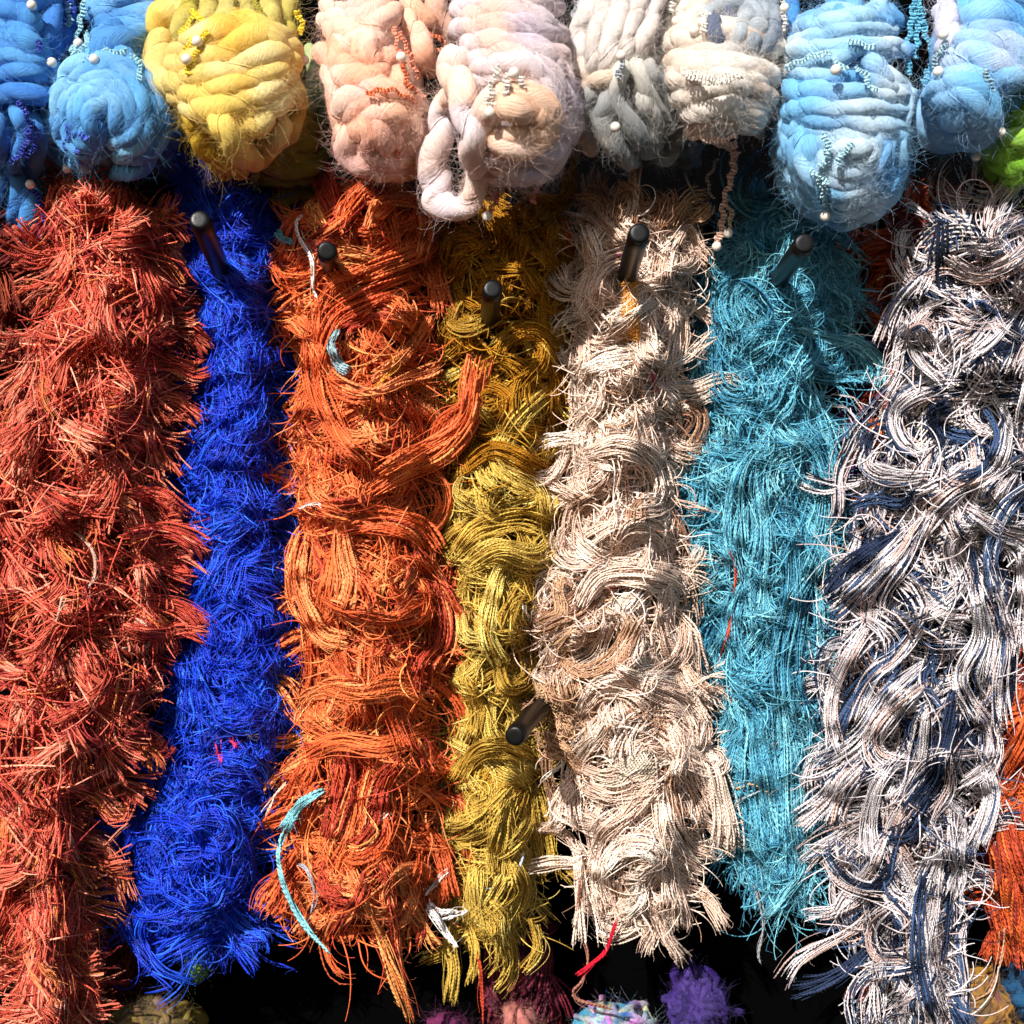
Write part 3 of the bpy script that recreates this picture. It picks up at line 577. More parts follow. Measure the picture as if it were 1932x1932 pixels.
def beige():
    base = lockpal([(220, 191, 173), (229, 206, 190), (206, 173, 153), (237, 220, 207)], [4, 4, 2, 2], 0.06, 0.25)
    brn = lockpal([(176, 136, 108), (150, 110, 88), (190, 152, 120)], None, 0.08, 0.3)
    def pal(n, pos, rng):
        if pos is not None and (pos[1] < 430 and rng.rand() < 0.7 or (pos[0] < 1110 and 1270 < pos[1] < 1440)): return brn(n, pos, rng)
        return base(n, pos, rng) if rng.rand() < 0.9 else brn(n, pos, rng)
    h = Hank('cream beige hank of soft cotton locks between mustard and turquoise hanks',
             [(385, 1120, 1310), (440, 1085, 1318), (520, 1085, 1302), (650, 1078, 1288), (800, 1078, 1268), (900, 1068, 1262), (1000, 1070, 1280), (1090, 1015, 1298), (1200, 992, 1295), (1300, 998, 1312), (1380, 1030, 1340), (1450, 1075, 1348), (1540, 1100, 1325), (1640, 1120, 1308), (1725, 1140, 1290)],
             0.010, 0.055, M_COTT, 53, lump=0.24, lump_wl=140)
    h.core(lin((190, 165, 145)))
    h.inner(800, pal, 0.0008)
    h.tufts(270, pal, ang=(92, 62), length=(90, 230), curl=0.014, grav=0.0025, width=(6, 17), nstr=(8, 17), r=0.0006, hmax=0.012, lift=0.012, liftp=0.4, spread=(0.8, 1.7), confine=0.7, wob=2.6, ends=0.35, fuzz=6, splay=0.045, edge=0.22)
    h.strays(900, pal, 0.00056, (50, 160), 0.016, 0.018)
    B = [([(1090, 1150), (1130, 1090), (1200, 1080), (1270, 1100), (1290, 1130)], 24, 26), ([(1000, 1190), (1060, 1160), (1120, 1120), (1160, 1110)], 20, 22), ([(1290, 1100), (1310, 1060), (1325, 1030)], 10, 12), ([(1160, 1060), (1190, 1000), (1240, 1010), (1270, 1070)], 20, 20),
         ([(1090, 940), (1050, 920), (1020, 905)], 12, 13), ([(1100, 860), (1170, 840), (1230, 870), (1250, 930)], 20, 20), ([(1180, 850), (1240, 880), (1250, 950), (1200, 960)], 16, 16), ([(1070, 1000), (1130, 1050), (1220, 1040)], 18, 18),
         ([(1060, 1240), (1100, 1270), (1160, 1240), (1200, 1160)], 18, 20), ([(1150, 1170), (1130, 1230), (1090, 1260), (1060, 1290)], 12, 14), ([(1160, 1260), (1220, 1290), (1290, 1320), (1330, 1370)], 22, 24), ([(1240, 1150), (1265, 1220), (1300, 1290), (1330, 1330)], 16, 16), ([(1200, 1190), (1180, 1250), (1220, 1300)], 16, 16),
         ([(1090, 1350), (1130, 1300), (1190, 1300), (1240, 1340)], 18, 18), ([(1260, 1360), (1300, 1420), (1330, 1490), (1350, 1540)], 24, 24), ([(1300, 1380), (1340, 1440), (1360, 1500), (1372, 1560), (1370, 1615)], 20, 22), ([(1250, 1480), (1260, 1550), (1290, 1610), (1340, 1640)], 26, 26),
         ([(1240, 1480), (1190, 1530), (1140, 1570), (1120, 1620)], 18, 18), ([(1080, 1470), (1060, 1510), (1048, 1545), (1035, 1560)], 18, 16), ([(1100, 1480), (1160, 1500), (1230, 1490)], 16, 16), ([(1130, 1650), (1170, 1600), (1230, 1600), (1270, 1650)], 20, 22), ([(1140, 1600), (1130, 1660), (1150, 1720)], 18, 16), ([(1250, 1640), (1280, 1690), (1285, 1755)], 12, 12), ([(1160, 1660), (1170, 1710), (1178, 1745)], 14, 12), ([(1210, 1660), (1200, 1700), (1160, 1730)], 14, 12),
         ([(1100, 420), (1120, 500), (1100, 560), (1130, 620)], 18, 18), ([(1080, 620), (1130, 650), (1200, 640), (1260, 690)], 18, 18), ([(1090, 700), (1140, 680), (1200, 670)], 18, 18), ([(1240, 560), (1280, 600), (1270, 680), (1240, 720)], 16, 16), ([(1240, 700), (1290, 680), (1330, 645), (1352, 630)], 7, 9), ([(1270, 470), (1300, 430), (1320, 470), (1345, 500)], 9, 12), ([(1300, 520), (1320, 480), (1300, 470)], 8, 9),
         ([(1150, 430), (1120, 380), (1080, 370)], 10, 8), ([(1130, 420), (1140, 370), (1110, 350)], 9, 8), ([(1160, 430), (1165, 380), (1190, 350)], 10, 8), ([(1200, 420), (1200, 370), (1160, 340)], 9, 8), ([(1260, 430), (1300, 380), (1335, 375)], 16, 14), ([(1240, 440), (1260, 390), (1250, 360)], 14, 12), ([(1290, 420), (1330, 400), (1330, 380)], 12, 10), ([(1280, 790), (1290, 770), (1298, 775)], 3, 4), ([(1240, 930), (1300, 955), (1365, 965)], 2, 3), ([(1290, 1310), (1330, 1280), (1370, 1270)], 2, 3), ([(1250, 1230), (1310, 1280), (1345, 1300)], 2, 3)]
    for pts, w, n in B:
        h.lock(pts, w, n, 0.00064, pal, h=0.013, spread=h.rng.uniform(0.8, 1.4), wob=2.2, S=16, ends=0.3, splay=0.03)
    h.weave(1190, 590, 30, 110, 0, 5, 26, lin((200, 140, 66)), lin((202, 142, 70)), r=0.0009, lift=0.016, label='strip of tan woven scrap under the peg')
    h.weave(1215, 1275, 80, 60, 20, 16, 14, lin((205, 190, 170)), lin((212, 198, 180)), r=0.0007, lift=0.013)
    h.weave(1180, 1455, 100, 60, -32, 18, 14, lin((212, 198, 182)), lin((205, 190, 170)), r=0.0007, lift=0.014)
    h.weave(1210, 1590, 60, 60, -30, 12, 12, lin((196, 160, 130)), lin((200, 168, 138)), r=0.0007, lift=0.009)
    h.weave(1040, 1330, 60, 80, 15, 10, 14, lin((190, 155, 120)), lin((196, 164, 130)), r=0.0007, lift=0.009)
    for pts, w, n, col, lab in [([(1130, 1098), (1145, 1104), (1160, 1102)], 4, 8, (210, 70, 84), 'bright pink thread ends in the beige cotton'), ([(1190, 1082), (1198, 1072), (1208, 1062)], 2.5, 5, (210, 80, 90), 'bright pink thread ends in the beige cotton'), ([(1228, 705), (1236, 725), (1234, 742)], 2, 4, (205, 84, 92), None), ([(1155, 480), (1165, 485), (1172, 478)], 2, 3, (150, 70, 100), None),
                                ([(1095, 1640), (1092, 1730), (1110, 1800), (1100, 1850), (1080, 1870), (1095, 1890), (1170, 1905)], 1.2, 3, (150, 100, 84), 'long brown thread trailing below the beige hank'), ([(1165, 1730), (1145, 1790), (1120, 1815), (1085, 1842)], 2.0, 5, (180, 24, 44), 'red thread dangling below the beige hank'),
                                ([(1025, 1475), (1045, 1455), (1062, 1440)], 1.2, 3, (225, 220, 215), None)]:
        h.lock(pts, w, n, 0.0008, np.array([lin(col)] * n), h=0.013, name='loose_thread', label=lab, S=24, wob=0.8)
    h.fuzz(0.006, 0.00005, 15000, 1.15)
    return h

def teal():
    pal = lockpal([(84, 160, 186), (104, 178, 200), (62, 138, 168), (126, 196, 212), (48, 118, 150)], [4, 4, 3, 2, 2], 0.1, 0.4)
    h = Hank('turquoise hank of crinkled boucle strands between beige and white hanks',
             [(395, 1420, 1540), (440, 1375, 1580), (520, 1345, 1590), (650, 1320, 1580), (800, 1290, 1568), (950, 1275, 1560), (1080, 1290, 1555), (1200, 1325, 1545), (1400, 1345, 1548), (1500, 1355, 1540), (1600, 1395, 1522), (1650, 1420, 1515), (1690, 1440, 1500)],
             0.034, 0.042, M_SILK, 67, lump=0.14, lump_wl=130)
    h.core(lin((44, 118, 146)))
    h.inner(900, pal, 0.0007)
    h.tufts(250, pal, ang=(92, 40), length=(110, 300), curl=0.012, grav=0.004, width=(7, 24), nstr=(8, 16), r=0.00052, hmax=0.011, lift=0.014, liftp=0.35, spread=(0.8, 1.9), confine=0.7, wob=4.5, ends=0.4, slub=0.35, fuzz=12, splay=0.08, edge=0.25)
    h.strays(1200, pal, 0.0005, (70, 220), 0.018, 0.02)
    B = [([(1450, 470), (1440, 430), (1460, 405)], 30, 22), ([(1480, 440), (1520, 420), (1570, 435), (1610, 465)], 12, 14), ([(1420, 470), (1380, 480), (1350, 500)], 14, 12), ([(1400, 560), (1360, 570), (1350, 610), (1375, 600), (1372, 580)], 5, 6), ([(1500, 620), (1560, 640), (1620, 650), (1660, 690), (1655, 740)], 12, 14), ([(1520, 680), (1580, 700), (1600, 660)], 8, 8), ([(1560, 540), (1600, 580), (1590, 620)], 8, 8),
         ([(1440, 840), (1400, 900), (1390, 1000), (1400, 1100)], 22, 20), ([(1480, 800), (1540, 860), (1560, 960), (1540, 1060), (1470, 1180)], 6, 7), ([(1560, 800), (1575, 900), (1560, 1000)], 6, 6), ([(1310, 1010), (1360, 1020), (1380, 1060)], 16, 14), ([(1420, 900), (1440, 1000), (1430, 1120), (1450, 1240)], 24, 22), ([(1490, 1000), (1500, 1120), (1480, 1260), (1500, 1380)], 22, 20), ([(1400, 1100), (1380, 1180), (1400, 1260)], 16, 14), ([(1520, 1000), (1545, 1150), (1540, 1300)], 10, 10),
         ([(1470, 1300), (1490, 1420), (1500, 1540), (1510, 1640)], 26, 24), ([(1420, 1350), (1440, 1460), (1470, 1580)], 22, 20), ([(1530, 1350), (1545, 1460), (1530, 1580)], 16, 16), ([(1420, 1500), (1440, 1600), (1460, 1680), (1440, 1740)], 8, 9), ([(1510, 1560), (1520, 1630), (1480, 1690), (1440, 1735)], 10, 10), ([(1480, 1600), (1500, 1680), (1540, 1740)], 10, 9), ([(1400, 1380), (1370, 1430), (1360, 1500)], 14, 14), ([(1380, 1450), (1410, 1520), (1400, 1570)], 14, 12),
         ([(1340, 880), (1300, 860), (1290, 830), (1310, 800)], 6, 7), ([(1330, 760), (1310, 700), (1300, 660)], 8, 8), ([(1380, 620), (1340, 560), (1310, 520)], 8, 7), ([(1520, 560), (1560, 500), (1600, 520), (1630, 500)], 4, 4), ([(1290, 920), (1270, 960), (1285, 1000)], 12, 12), ([(1500, 1580), (1470, 1590), (1450, 1660), (1520, 1650), (1550, 1610)], 3, 4)]
    for pts, w, n in B:
        h.lock(pts, w, n, 0.00056, pal, h=0.013, spread=h.rng.uniform(0.9, 1.7), wob=3.0, S=22, ends=0.3, slub=0.3, fuzz=12)
    for pts, w, n, col, lab in [([(1365, 1025), (1385, 1060), (1385, 1120), (1372, 1200), (1352, 1258)], 1.2, 3, (190, 76, 50), 'thin rust red cord lying over the turquoise hank'), ([(1300, 1180), (1310, 1220), (1345, 1250)], 1, 2, (150, 30, 60), None), ([(1335, 1280), (1350, 1260), (1372, 1245)], 1, 2, (220, 205, 190), None), ([(1385, 1490), (1420, 1480), (1455, 1500)], 1.5, 4, (205, 170, 130), 'tan thread end on the turquoise hank'),
                                ([(1440, 1490), (1385, 1520), (1380, 1580), (1340, 1640)], 0.8, 2, (160, 175, 180), None), ([(1420, 1660), (1440, 1740), (1430, 1800), (1440, 1830)], 0.8, 2, (140, 140, 145), None)]:
        h.lock(pts, w, n, 0.0007, np.array([lin(col)] * n), h=0.014, name='loose_thread', label=lab, S=22, wob=0.8)
    h.fuzz(0.010, 0.00005, 15000, 1.25)
    return h

def navy():
    wht = [(204, 196, 200), (213, 206, 208), (200, 180, 178), (196, 168, 160)]
    nav = [(38, 48, 72), (62, 82, 116), (24, 29, 44)]
    wp = lockpal(wht * 4 + nav, [4, 4, 2, 1.2] * 4 + [3, 3, 2], 0.05, 0.6); np_ = lockpal(nav, [4, 3, 3], 0.1, 0.3)
    mixp = palette([wht[0], wht[1], wht[2], nav[0], nav[1], nav[2]], [4, 4, 3, 2, 2, 1], 0.06)
    def pal(n, pos, rng):
        q = rng.rand()
        return wp(n, pos, rng) if q < 0.5 else (np_(n, pos, rng) if q < 0.64 else mixp(n, pos, rng))
    h = Hank('white and navy blue hank of long mixed cotton strands beside the turquoise hank',
             [(385, 1760, 1960), (450, 1715, 1990), (550, 1700, 2000), (650, 1690, 2000), (780, 1655, 1995), (900, 1640, 1985), (1000, 1612, 1970), (1080, 1585, 1950), (1200, 1562, 1915), (1350, 1550, 1890), (1480, 1545, 1868), (1600, 1570, 1845), (1700, 1610, 1800), (1800, 1645, 1785), (1960, 1690, 1785)],
             0.006, 0.058, M_COTT, 71, lump=0.24, lump_wl=150)
    h.core(lin((60, 66, 84)))
    h.inner(900, palette([wht[0], wht[3], nav[0], nav[2], nav[1]], [2, 1, 3, 3, 2]), 0.0008)
    h.tufts(270, pal, ang=(98, 46), length=(110, 340), curl=0.011, grav=0.006, width=(5, 15), nstr=(7, 14), r=0.00066, hmax=0.012, lift=0.014, liftp=0.35, spread=(0.7, 1.6), confine=0.6, wob=2.8, ends=0.35, fuzz=5, splay=0.04, edge=0.22)
    h.strays(800, pal, 0.00062, (70, 220), 0.012, 0.02)
    B = [([(1790, 560), (1740, 590), (1700, 650), (1690, 700), (1662, 745)], 12, 12, wp), ([(1760, 500), (1720, 540), (1680, 600), (1660, 660)], 7, 8, wp), ([(1830, 520), (1780, 510), (1720, 530), (1690, 480)], 8, 8, wp), ([(1780, 480), (1840, 520), (1900, 500), (1960, 460)], 14, 14, wp), ([(1940, 560), (1880, 640), (1830, 680), (1790, 720)], 8, 8, wp), ([(1900, 480), (1880, 440), (1932, 410)], 14, 14, wp), ([(1760, 650), (1740, 620), (1720, 640)], 14, 14, wp), ([(1880, 440), (1900, 390), (1945, 350)], 10, 9, wp), ([(1860, 430), (1870, 380), (1900, 340)], 8, 8, wp), ([(1760, 420), (1720, 390), (1705, 400)], 6, 6, wp),
         ([(1830, 640), (1860, 600), (1910, 610), (1915, 650), (1870, 660)], 8, 9, np_), ([(1820, 580), (1850, 570), (1880, 600), (1860, 620)], 4, 4, np_), ([(1740, 860), (1700, 830), (1690, 780), (1740, 740), (1820, 730)], 16, 16, wp), ([(1730, 920), (1700, 950), (1650, 940), (1600, 960)], 8, 8, np_), ([(1760, 900), (1690, 900), (1640, 880), (1650, 850)], 16, 16, wp), ([(1870, 740), (1900, 800), (1880, 880), (1800, 940)], 12, 12, wp), ([(1850, 760), (1880, 820), (1850, 880), (1790, 900)], 4, 4, np_), ([(1780, 840), (1760, 780), (1800, 760)], 10, 10, np_),
         ([(1700, 1000), (1640, 1040), (1590, 1080), (1555, 1130)], 12, 18, np_), ([(1720, 1010), (1660, 1070), (1600, 1130), (1560, 1160)], 18, 20, wp), ([(1750, 970), (1700, 1050), (1650, 1120), (1640, 1180)], 16, 16, wp), ([(1930, 860), (1860, 900), (1800, 930), (1740, 990)], 12, 12, wp), ([(1960, 900), (1900, 960), (1870, 1040), (1880, 1120)], 16, 16, wp), ([(1820, 960), (1880, 1000), (1930, 1020), (1960, 1060)], 14, 14, wp), ([(1800, 980), (1840, 1060), (1850, 1120), (1900, 1140)], 4, 4, np_),
         ([(1640, 1180), (1590, 1260), (1570, 1340), (1580, 1420)], 14, 14, wp), ([(1720, 1180), (1660, 1260), (1610, 1320), (1570, 1400)], 14, 16, np_), ([(1740, 1170), (1690, 1240), (1640, 1280), (1600, 1380)], 12, 13, wp), ([(1760, 1240), (1680, 1310), (1620, 1400), (1530, 1450)], 14, 14, wp), ([(1700, 1260), (1640, 1360), (1580, 1420), (1545, 1440)], 10, 14, np_), ([(1840, 1100), (1850, 1200), (1820, 1280), (1860, 1360)], 16, 16, wp), ([(1880, 1120), (1900, 1200), (1890, 1300), (1900, 1380)], 14, 14, wp), ([(1880, 1160), (1905, 1260), (1890, 1340)], 10, 12, np_), ([(1920, 1040), (1930, 1140), (1925, 1240)], 10, 10, wp),
         ([(1760, 1280), (1700, 1320), (1650, 1380), (1660, 1430), (1720, 1450)], 14, 14, wp), ([(1830, 1320), (1870, 1370), (1870, 1440), (1800, 1500)], 14, 14, wp), ([(1800, 1300), (1780, 1400), (1760, 1460), (1700, 1530)], 12, 14, np_), ([(1810, 1340), (1790, 1440), (1740, 1540), (1700, 1600)], 6, 7, np_), ([(1650, 1400), (1600, 1450), (1560, 1510), (1500, 1560)], 12, 14, wp), ([(1640, 1440), (1590, 1500), (1570, 1560)], 14, 14, wp), ([(1850, 1420), (1870, 1500), (1855, 1560), (1840, 1600)], 16, 16, wp), ([(1700, 1420), (1660, 1480), (1640, 1560), (1650, 1620)], 12, 12, wp),
         ([(1720, 1500), (1680, 1580), (1720, 1660), (1750, 1780), (1740, 1850)], 16, 18, wp), ([(1780, 1580), (1760, 1700), (1745, 1800), (1770, 1935)], 14, 16, wp), ([(1680, 1560), (1640, 1640), (1600, 1680), (1570, 1735)], 9, 10, wp), ([(1700, 1560), (1680, 1660), (1700, 1780), (1660, 1900), (1640, 1960)], 4, 5, np_), ([(1640, 1640), (1650, 1740), (1700, 1830), (1760, 1900)], 3, 4, np_), ([(1780, 1600), (1790, 1720), (1770, 1820), (1755, 1870)], 5, 6, np_), ([(1740, 1640), (1730, 1780), (1760, 1935)], 8, 10, np_), ([(1700, 1700), (1650, 1750), (1660, 1800), (1710, 1800)], 9, 10, wp), ([(1820, 1560), (1810, 1640), (1790, 1700)], 10, 12, wp), ([(1650, 1600), (1680, 1640), (1630, 1700)], 10, 14, np_)]
    for pts, w, n, pp in B:
        h.lock(pts, w, n, 0.00068, pp, h=0.015, spread=h.rng.uniform(0.7, 1.3), wob=1.6, S=16, ends=0.3, splay=0.035)
    nv = lin((32, 44, 74)); wv = lin((216, 206, 200))
    h.weave(1790, 455, 90, 66, -20, 9, 9, nv, wv, r=0.0008, lift=0.014); h.weave(1795, 780, 120, 110, -12, 8, 14, nv, wv, r=0.0009, lift=0.010); h.weave(1745, 1030, 60, 70, 20, 7, 9, nv, wv, r=0.0008, lift=0.010); h.weave(1760, 1210, 90, 60, -15, 8, 8, nv, wv, r=0.0009, lift=0.012); h.weave(1760, 1600, 150, 80, 15, 15, 10, nv, lin((190, 160, 150)), r=0.0008, lift=0.010)
    h.fuzz(0.006, 0.00005, 15000, 1.15)
    return h

def backers():
    """hanks hanging one row deeper"""
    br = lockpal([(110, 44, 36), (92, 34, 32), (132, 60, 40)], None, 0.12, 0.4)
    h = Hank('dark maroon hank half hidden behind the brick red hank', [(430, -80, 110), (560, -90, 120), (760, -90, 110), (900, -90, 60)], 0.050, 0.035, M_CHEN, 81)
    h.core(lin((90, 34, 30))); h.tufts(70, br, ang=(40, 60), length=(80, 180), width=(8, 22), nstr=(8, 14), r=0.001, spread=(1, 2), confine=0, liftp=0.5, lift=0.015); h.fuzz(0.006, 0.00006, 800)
    og = lockpal([(190, 78, 34), (168, 62, 32), (206, 98, 44), (130, 44, 32)], None, 0.1, 0.3)
    h = Hank('rust orange hank peeping out behind the top of the white and navy hank', [(350, 1720, 1900), (430, 1640, 1860), (560, 1610, 1830), (720, 1630, 1800), (900, 1610, 1760), (1010, 1580, 1700)], 0.062, 0.034, M_SILK, 83)
    h.core(lin((120, 48, 26))); h.tufts(80, og, ang=(90, 70), length=(80, 190), width=(8, 20), nstr=(8, 16), r=0.0009, spread=(0.7, 1.8), liftp=0.5, slub=0.25)
    for pts in [([(1760, 430), (1730, 380), (1745, 345)]), [(1790, 430), (1800, 380), (1860, 345)], [(1740, 430), (1700, 400), (1690, 420)], [(1820, 420), (1850, 370), (1890, 360)]]:
        h.lock(pts, 16, 14, 0.0009, og, h=0.018, spread=1.4, slub=0.25)
    h.fuzz(0.008, 0.00006, 1200)
    h = Hank('rust orange silky hank hanging behind the foot of the white and navy hank', [(1240, 1885, 1990), (1350, 1860, 2000), (1500, 1845, 2000), (1620, 1850, 2000), (1720, 1880, 1990), (1790, 1900, 1970)], 0.040, 0.036, M_SILK, 85)
    h.core(lin((150, 60, 28))); h.tufts(75, og, ang=(95, 40), length=(100, 220), width=(8, 22), nstr=(10, 18), r=0.0009, spread=(0.7, 1.6), slub=0.25, fuzz=10)
    for pts in [[(1900, 1650), (1900, 1720), (1925, 1800)], [(1890, 1640), (1880, 1700), (1900, 1780)], [(1915, 1660), (1920, 1760), (1930, 1830)], [(1860, 1560), (1875, 1620), (1880, 1690)]]:
        h.lock(pts, 8, 9, 0.0009, og, h=0.015, slub=0.25)
    h.lock([(1895, 1740), (1890, 1800), (1870, 1870), (1830, 1890)], 1, 2, 0.0007, np.array([lin((196, 150, 120))] * 2), h=0.02, name='loose_thread', label='pale thread hanging off the rust orange silk')
    h.lock([(1915, 1400), (1895, 1430), (1880, 1470), (1910, 1490), (1930, 1450)], 1, 3, 0.0007, np.array([lin((196, 130, 110))] * 3), h=0.02, name='loose_thread')
    h.fuzz(0.01, 0.00006, 1500)
    pu = lockpal([(78, 26, 92), (54, 20, 74), (102, 34, 96), (60, 30, 110)], None, 0.12, 0.3)
    h = Hank('deep purple hank in the gap between turquoise and white hanks', [(640, 1550, 1690), (760, 1560, 1690), (950, 1550, 1660), (1100, 1540, 1640), (1300, 1530, 1620)], 0.088, 0.028, M_SILK, 87)
    h.core(lin((60, 22, 76))); h.tufts(60, pu, ang=(92, 30), length=(100, 240), width=(8, 22), nstr=(8, 14), r=0.0008); h.fuzz(0.01, 0.00006, 700)
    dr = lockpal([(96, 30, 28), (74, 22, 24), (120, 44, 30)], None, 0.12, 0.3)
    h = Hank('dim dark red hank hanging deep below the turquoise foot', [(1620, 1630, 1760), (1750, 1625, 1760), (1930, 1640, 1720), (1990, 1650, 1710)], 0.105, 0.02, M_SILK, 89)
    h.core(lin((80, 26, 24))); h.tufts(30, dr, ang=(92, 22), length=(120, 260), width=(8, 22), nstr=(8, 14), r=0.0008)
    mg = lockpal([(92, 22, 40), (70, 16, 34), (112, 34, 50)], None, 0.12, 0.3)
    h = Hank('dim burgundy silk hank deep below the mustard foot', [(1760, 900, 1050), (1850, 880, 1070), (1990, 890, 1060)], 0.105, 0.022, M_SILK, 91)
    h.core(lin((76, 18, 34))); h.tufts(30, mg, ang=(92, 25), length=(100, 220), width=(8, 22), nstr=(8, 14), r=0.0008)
    h = Hank('dark brown red hank behind the tail of the brick red hank', [(1430, 170, 330), (1600, 160, 330), (1750, 150, 300), (1880, 170, 260)], 0.085, 0.028, M_CHEN, 93)
    h.core(lin((84, 30, 28))); h.tufts(60, br, ang=(92, 40), length=(80, 200), width=(8, 20), nstr=(8, 13), r=0.0009)

# ---------------------------------------------------------------- fat skeins of wool roving in the upper row
class Skein:
    def __init__(s, label, cu, cv, a, b, yc, B, cols, seed, r=18, weights=None, group='chunky roving skeins in the upper row', lamb=140):
        if 'upper' in group: yc = yc - 0.018
        s.cu, s.cv, s.a, s.b, s.yc, s.B, s.r = cu, cv, a, b, yc, B, r
        s.rng = np.random.RandomState(seed); s.cols = np.array([lin(c) for c in cols]); s.w = weights
        s.root = empty('yarn_skein', P(cu, cv + b, yc), label, 'yarn skein', group)
        s.fz = []; s.lay = []; s.wav = Wave(s.rng, lamb); s.lamb = lamb
        s.wr = [Wave(s.rng, lamb) for _ in s.cols]
    def surf(s, u, v):
        q = ((u - s.cu) / s.a) ** 2 + ((v - s.cv) / s.b) ** 2
        return s.yc - s.B * np.sqrt(np.clip(1 - q, 0, 1)) + 0.03 * np.clip(np.sqrt(q) - 1, 0, 1)
    def core(s, col=None):
        S, T = 22, 28
        th = np.linspace(0.02, np.pi - 0.02, S); ph = np.linspace(0, 2 * np.pi, T, endpoint=False)
        TH, PH = np.meshgrid(th, ph, indexing='ij')
        U = s.cu + s.a * 0.86 * np.sin(TH) * np.sin(PH); V = s.cv - s.b * 0.88 * np.cos(TH)
        Y = s.yc - s.B * 0.86 * np.sin(TH) * np.cos(PH) * np.where(np.cos(PH) > 0, 1, 0.8)
        X = P(U, V, Y); g = Geo(); idx = np.arange(S * T).reshape(S, T)
        f = np.stack([idx[:-1], np.roll(idx, -1, 1)[:-1], np.roll(idx, -1, 1)[1:], idx[1:]], -1).reshape(-1, 4)
        c = s.cols[0] if col is None else lin(col)
        uv = np.stack([X[..., 2], PH / 6.28], -1).reshape(-1, 2)[f.ravel()]
        g.raw(X.reshape(-1, 3), np.broadcast_to(c, (S * T, 3)), f.ravel(), np.full(len(f), 4), uv)
        g.build('core', M_ROV, s.root)
    def strand(s, pts, r=None, lift=0.0, cols=None, pitch=None, tuck=True, sides=12, groove=0.36, binder=True, taper=False):
        """pts: (u, v[, extra lift mm]) on the front of the skein"""
        rng = s.rng; r = (s.r if r is None else r) * rng.uniform(0.78, 1.05)
        p = np.array([(q[0], q[1], q[2] if len(q) > 2 else 0) for q in pts], float)
        q = spline(p, 60)
        Lpx = np.linalg.norm(np.diff(q[:, :2], axis=0), axis=1).sum()
        S = int(np.clip(Lpx / 4.5, 20, 110)); q = spline(p, S)
        aw = np.linspace(0, Lpx, S); q[:, :2] += 2.6 * np.stack([np.sin(aw / rng.uniform(11, 22) + rng.uniform(0, 6)), np.sin(aw / rng.uniform(11, 22) + rng.uniform(0, 6))], -1)
        y = s.surf(q[:, 0], q[:, 1]) - lift - q[:, 2] * 0.001
        t = np.linspace(0, 1, S)
        if tuck: y = y + 0.016 * np.clip(1 - np.minimum(t, 1 - t) * Lpx / (2.2 * r), 0, 1) ** 2
        X = P(q[:, 0], q[:, 1], y)
        s_ = np.concatenate([[0], np.cumsum(np.linalg.norm(np.diff(X, axis=0), axis=1))])
        R = r * K
        pt = (pitch or R * rng.uniform(3.8, 5.6))
        ph = 2 * np.pi * s_ / pt + rng.uniform(0, 6.28)
        th = np.arange(sides) / sides * 2 * np.pi
        dth = (th[None] - ph[:, None] + np.pi) % (2 * np.pi) - np.pi
        rad = R * (1 + 0.17 * np.sin(s_ / (R * rng.uniform(5, 9)) * 2 + rng.uniform(0, 6.28)) + 0.09 * np.sin(s_ / (R * 1.7) + rng.uniform(0, 6)))[:, None] * (1 - groove * np.exp(-(dth / 0.55) ** 2) + 0.06 * np.cos(dth + np.pi))
        e = np.clip(np.minimum(t, 1 - t) * s_[-1] / (R * (4 if taper else 1.0)), 0.0, 1)
        rad = rad * np.sqrt(np.clip(1 - (1 - e) ** 2, 0.004, 1))[:, None]
        C = s.cols if cols is None else np.array([lin(c) for c in cols])
        if len(C) > 1:
            w = np.stack([np.exp(2.6 * s.wr[k % len(s.wr)](q[:, 0] + 40 * k, q[:, 1] + rng.uniform(0, 60))) for k in range(len(C))], -1)
            if s.w is not None and cols is None: w = w * np.array(s.w)
            w /= w.sum(1, keepdims=True); cc = w @ C
        else: cc = np.broadcast_to(C[0], (S, 3))
        cc = cc * rng.uniform(0.92, 1.06)
        g = Geo(); g.tube(X[None], rad[None], cc[None], sides)
        o = g.build('yarn_strand', M_ROV, s.root)
        if binder:
            tg = np.gradient(X, axis=0); tg /= np.linalg.norm(tg, axis=1, keepdims=True) + 1e-9
            n = np.cross(tg, [0.31, -0.87, 0.23]); n[0] /= np.linalg.norm(n[0])
            for i in range(1, S):
                a_ = n[i - 1] - (n[i - 1] @ tg[i]) * tg[i]; n[i] = a_ / (np.linalg.norm(a_) + 1e-9)
            b = np.cross(tg, n)
            k = slice(3, S - 3)
            rb = (rad.mean(1) * (1 - groove * 0.75))[:, None]
            Xb = (X + rb * (np.cos(ph)[:, None] * n + np.sin(ph)[:, None] * b))[k]
            g = Geo(); g.tube(Xb[None], np.full((1, len(Xb)), 0.00032), (cc[k] * 1.12)[None], 4); g.build('binder_thread', M_TRIM, o)
        m = int(np.clip(Lpx * 0.9, 30, 200)); F = 9
        st = rng.uniform(-0.05, 0.75, m); ln = rng.uniform(0.012, 0.035, m) / s_[-1]
        tt = np.clip(st[:, None] + ln[:, None] * np.linspace(0, 1, F)[None], 0.02, 0.98)
        fx = np.stack([np.interp(tt, t, X[:, k]) for k in range(3)], -1); tg = np.gradient(X, axis=0); tg /= np.linalg.norm(tg, axis=1, keepdims=True) + 1e-9
        nn = np.cross(tg, [0.31, -0.87, 0.23]); nn /= np.linalg.norm(nn, axis=1, keepdims=True) + 1e-9
        nt_ = np.stack([np.interp(tt, t, nn[:, k]) for k in range(3)], -1); bt = np.stack([np.interp(tt, t, np.cross(tg, nn)[:, k]) for k in range(3)], -1)
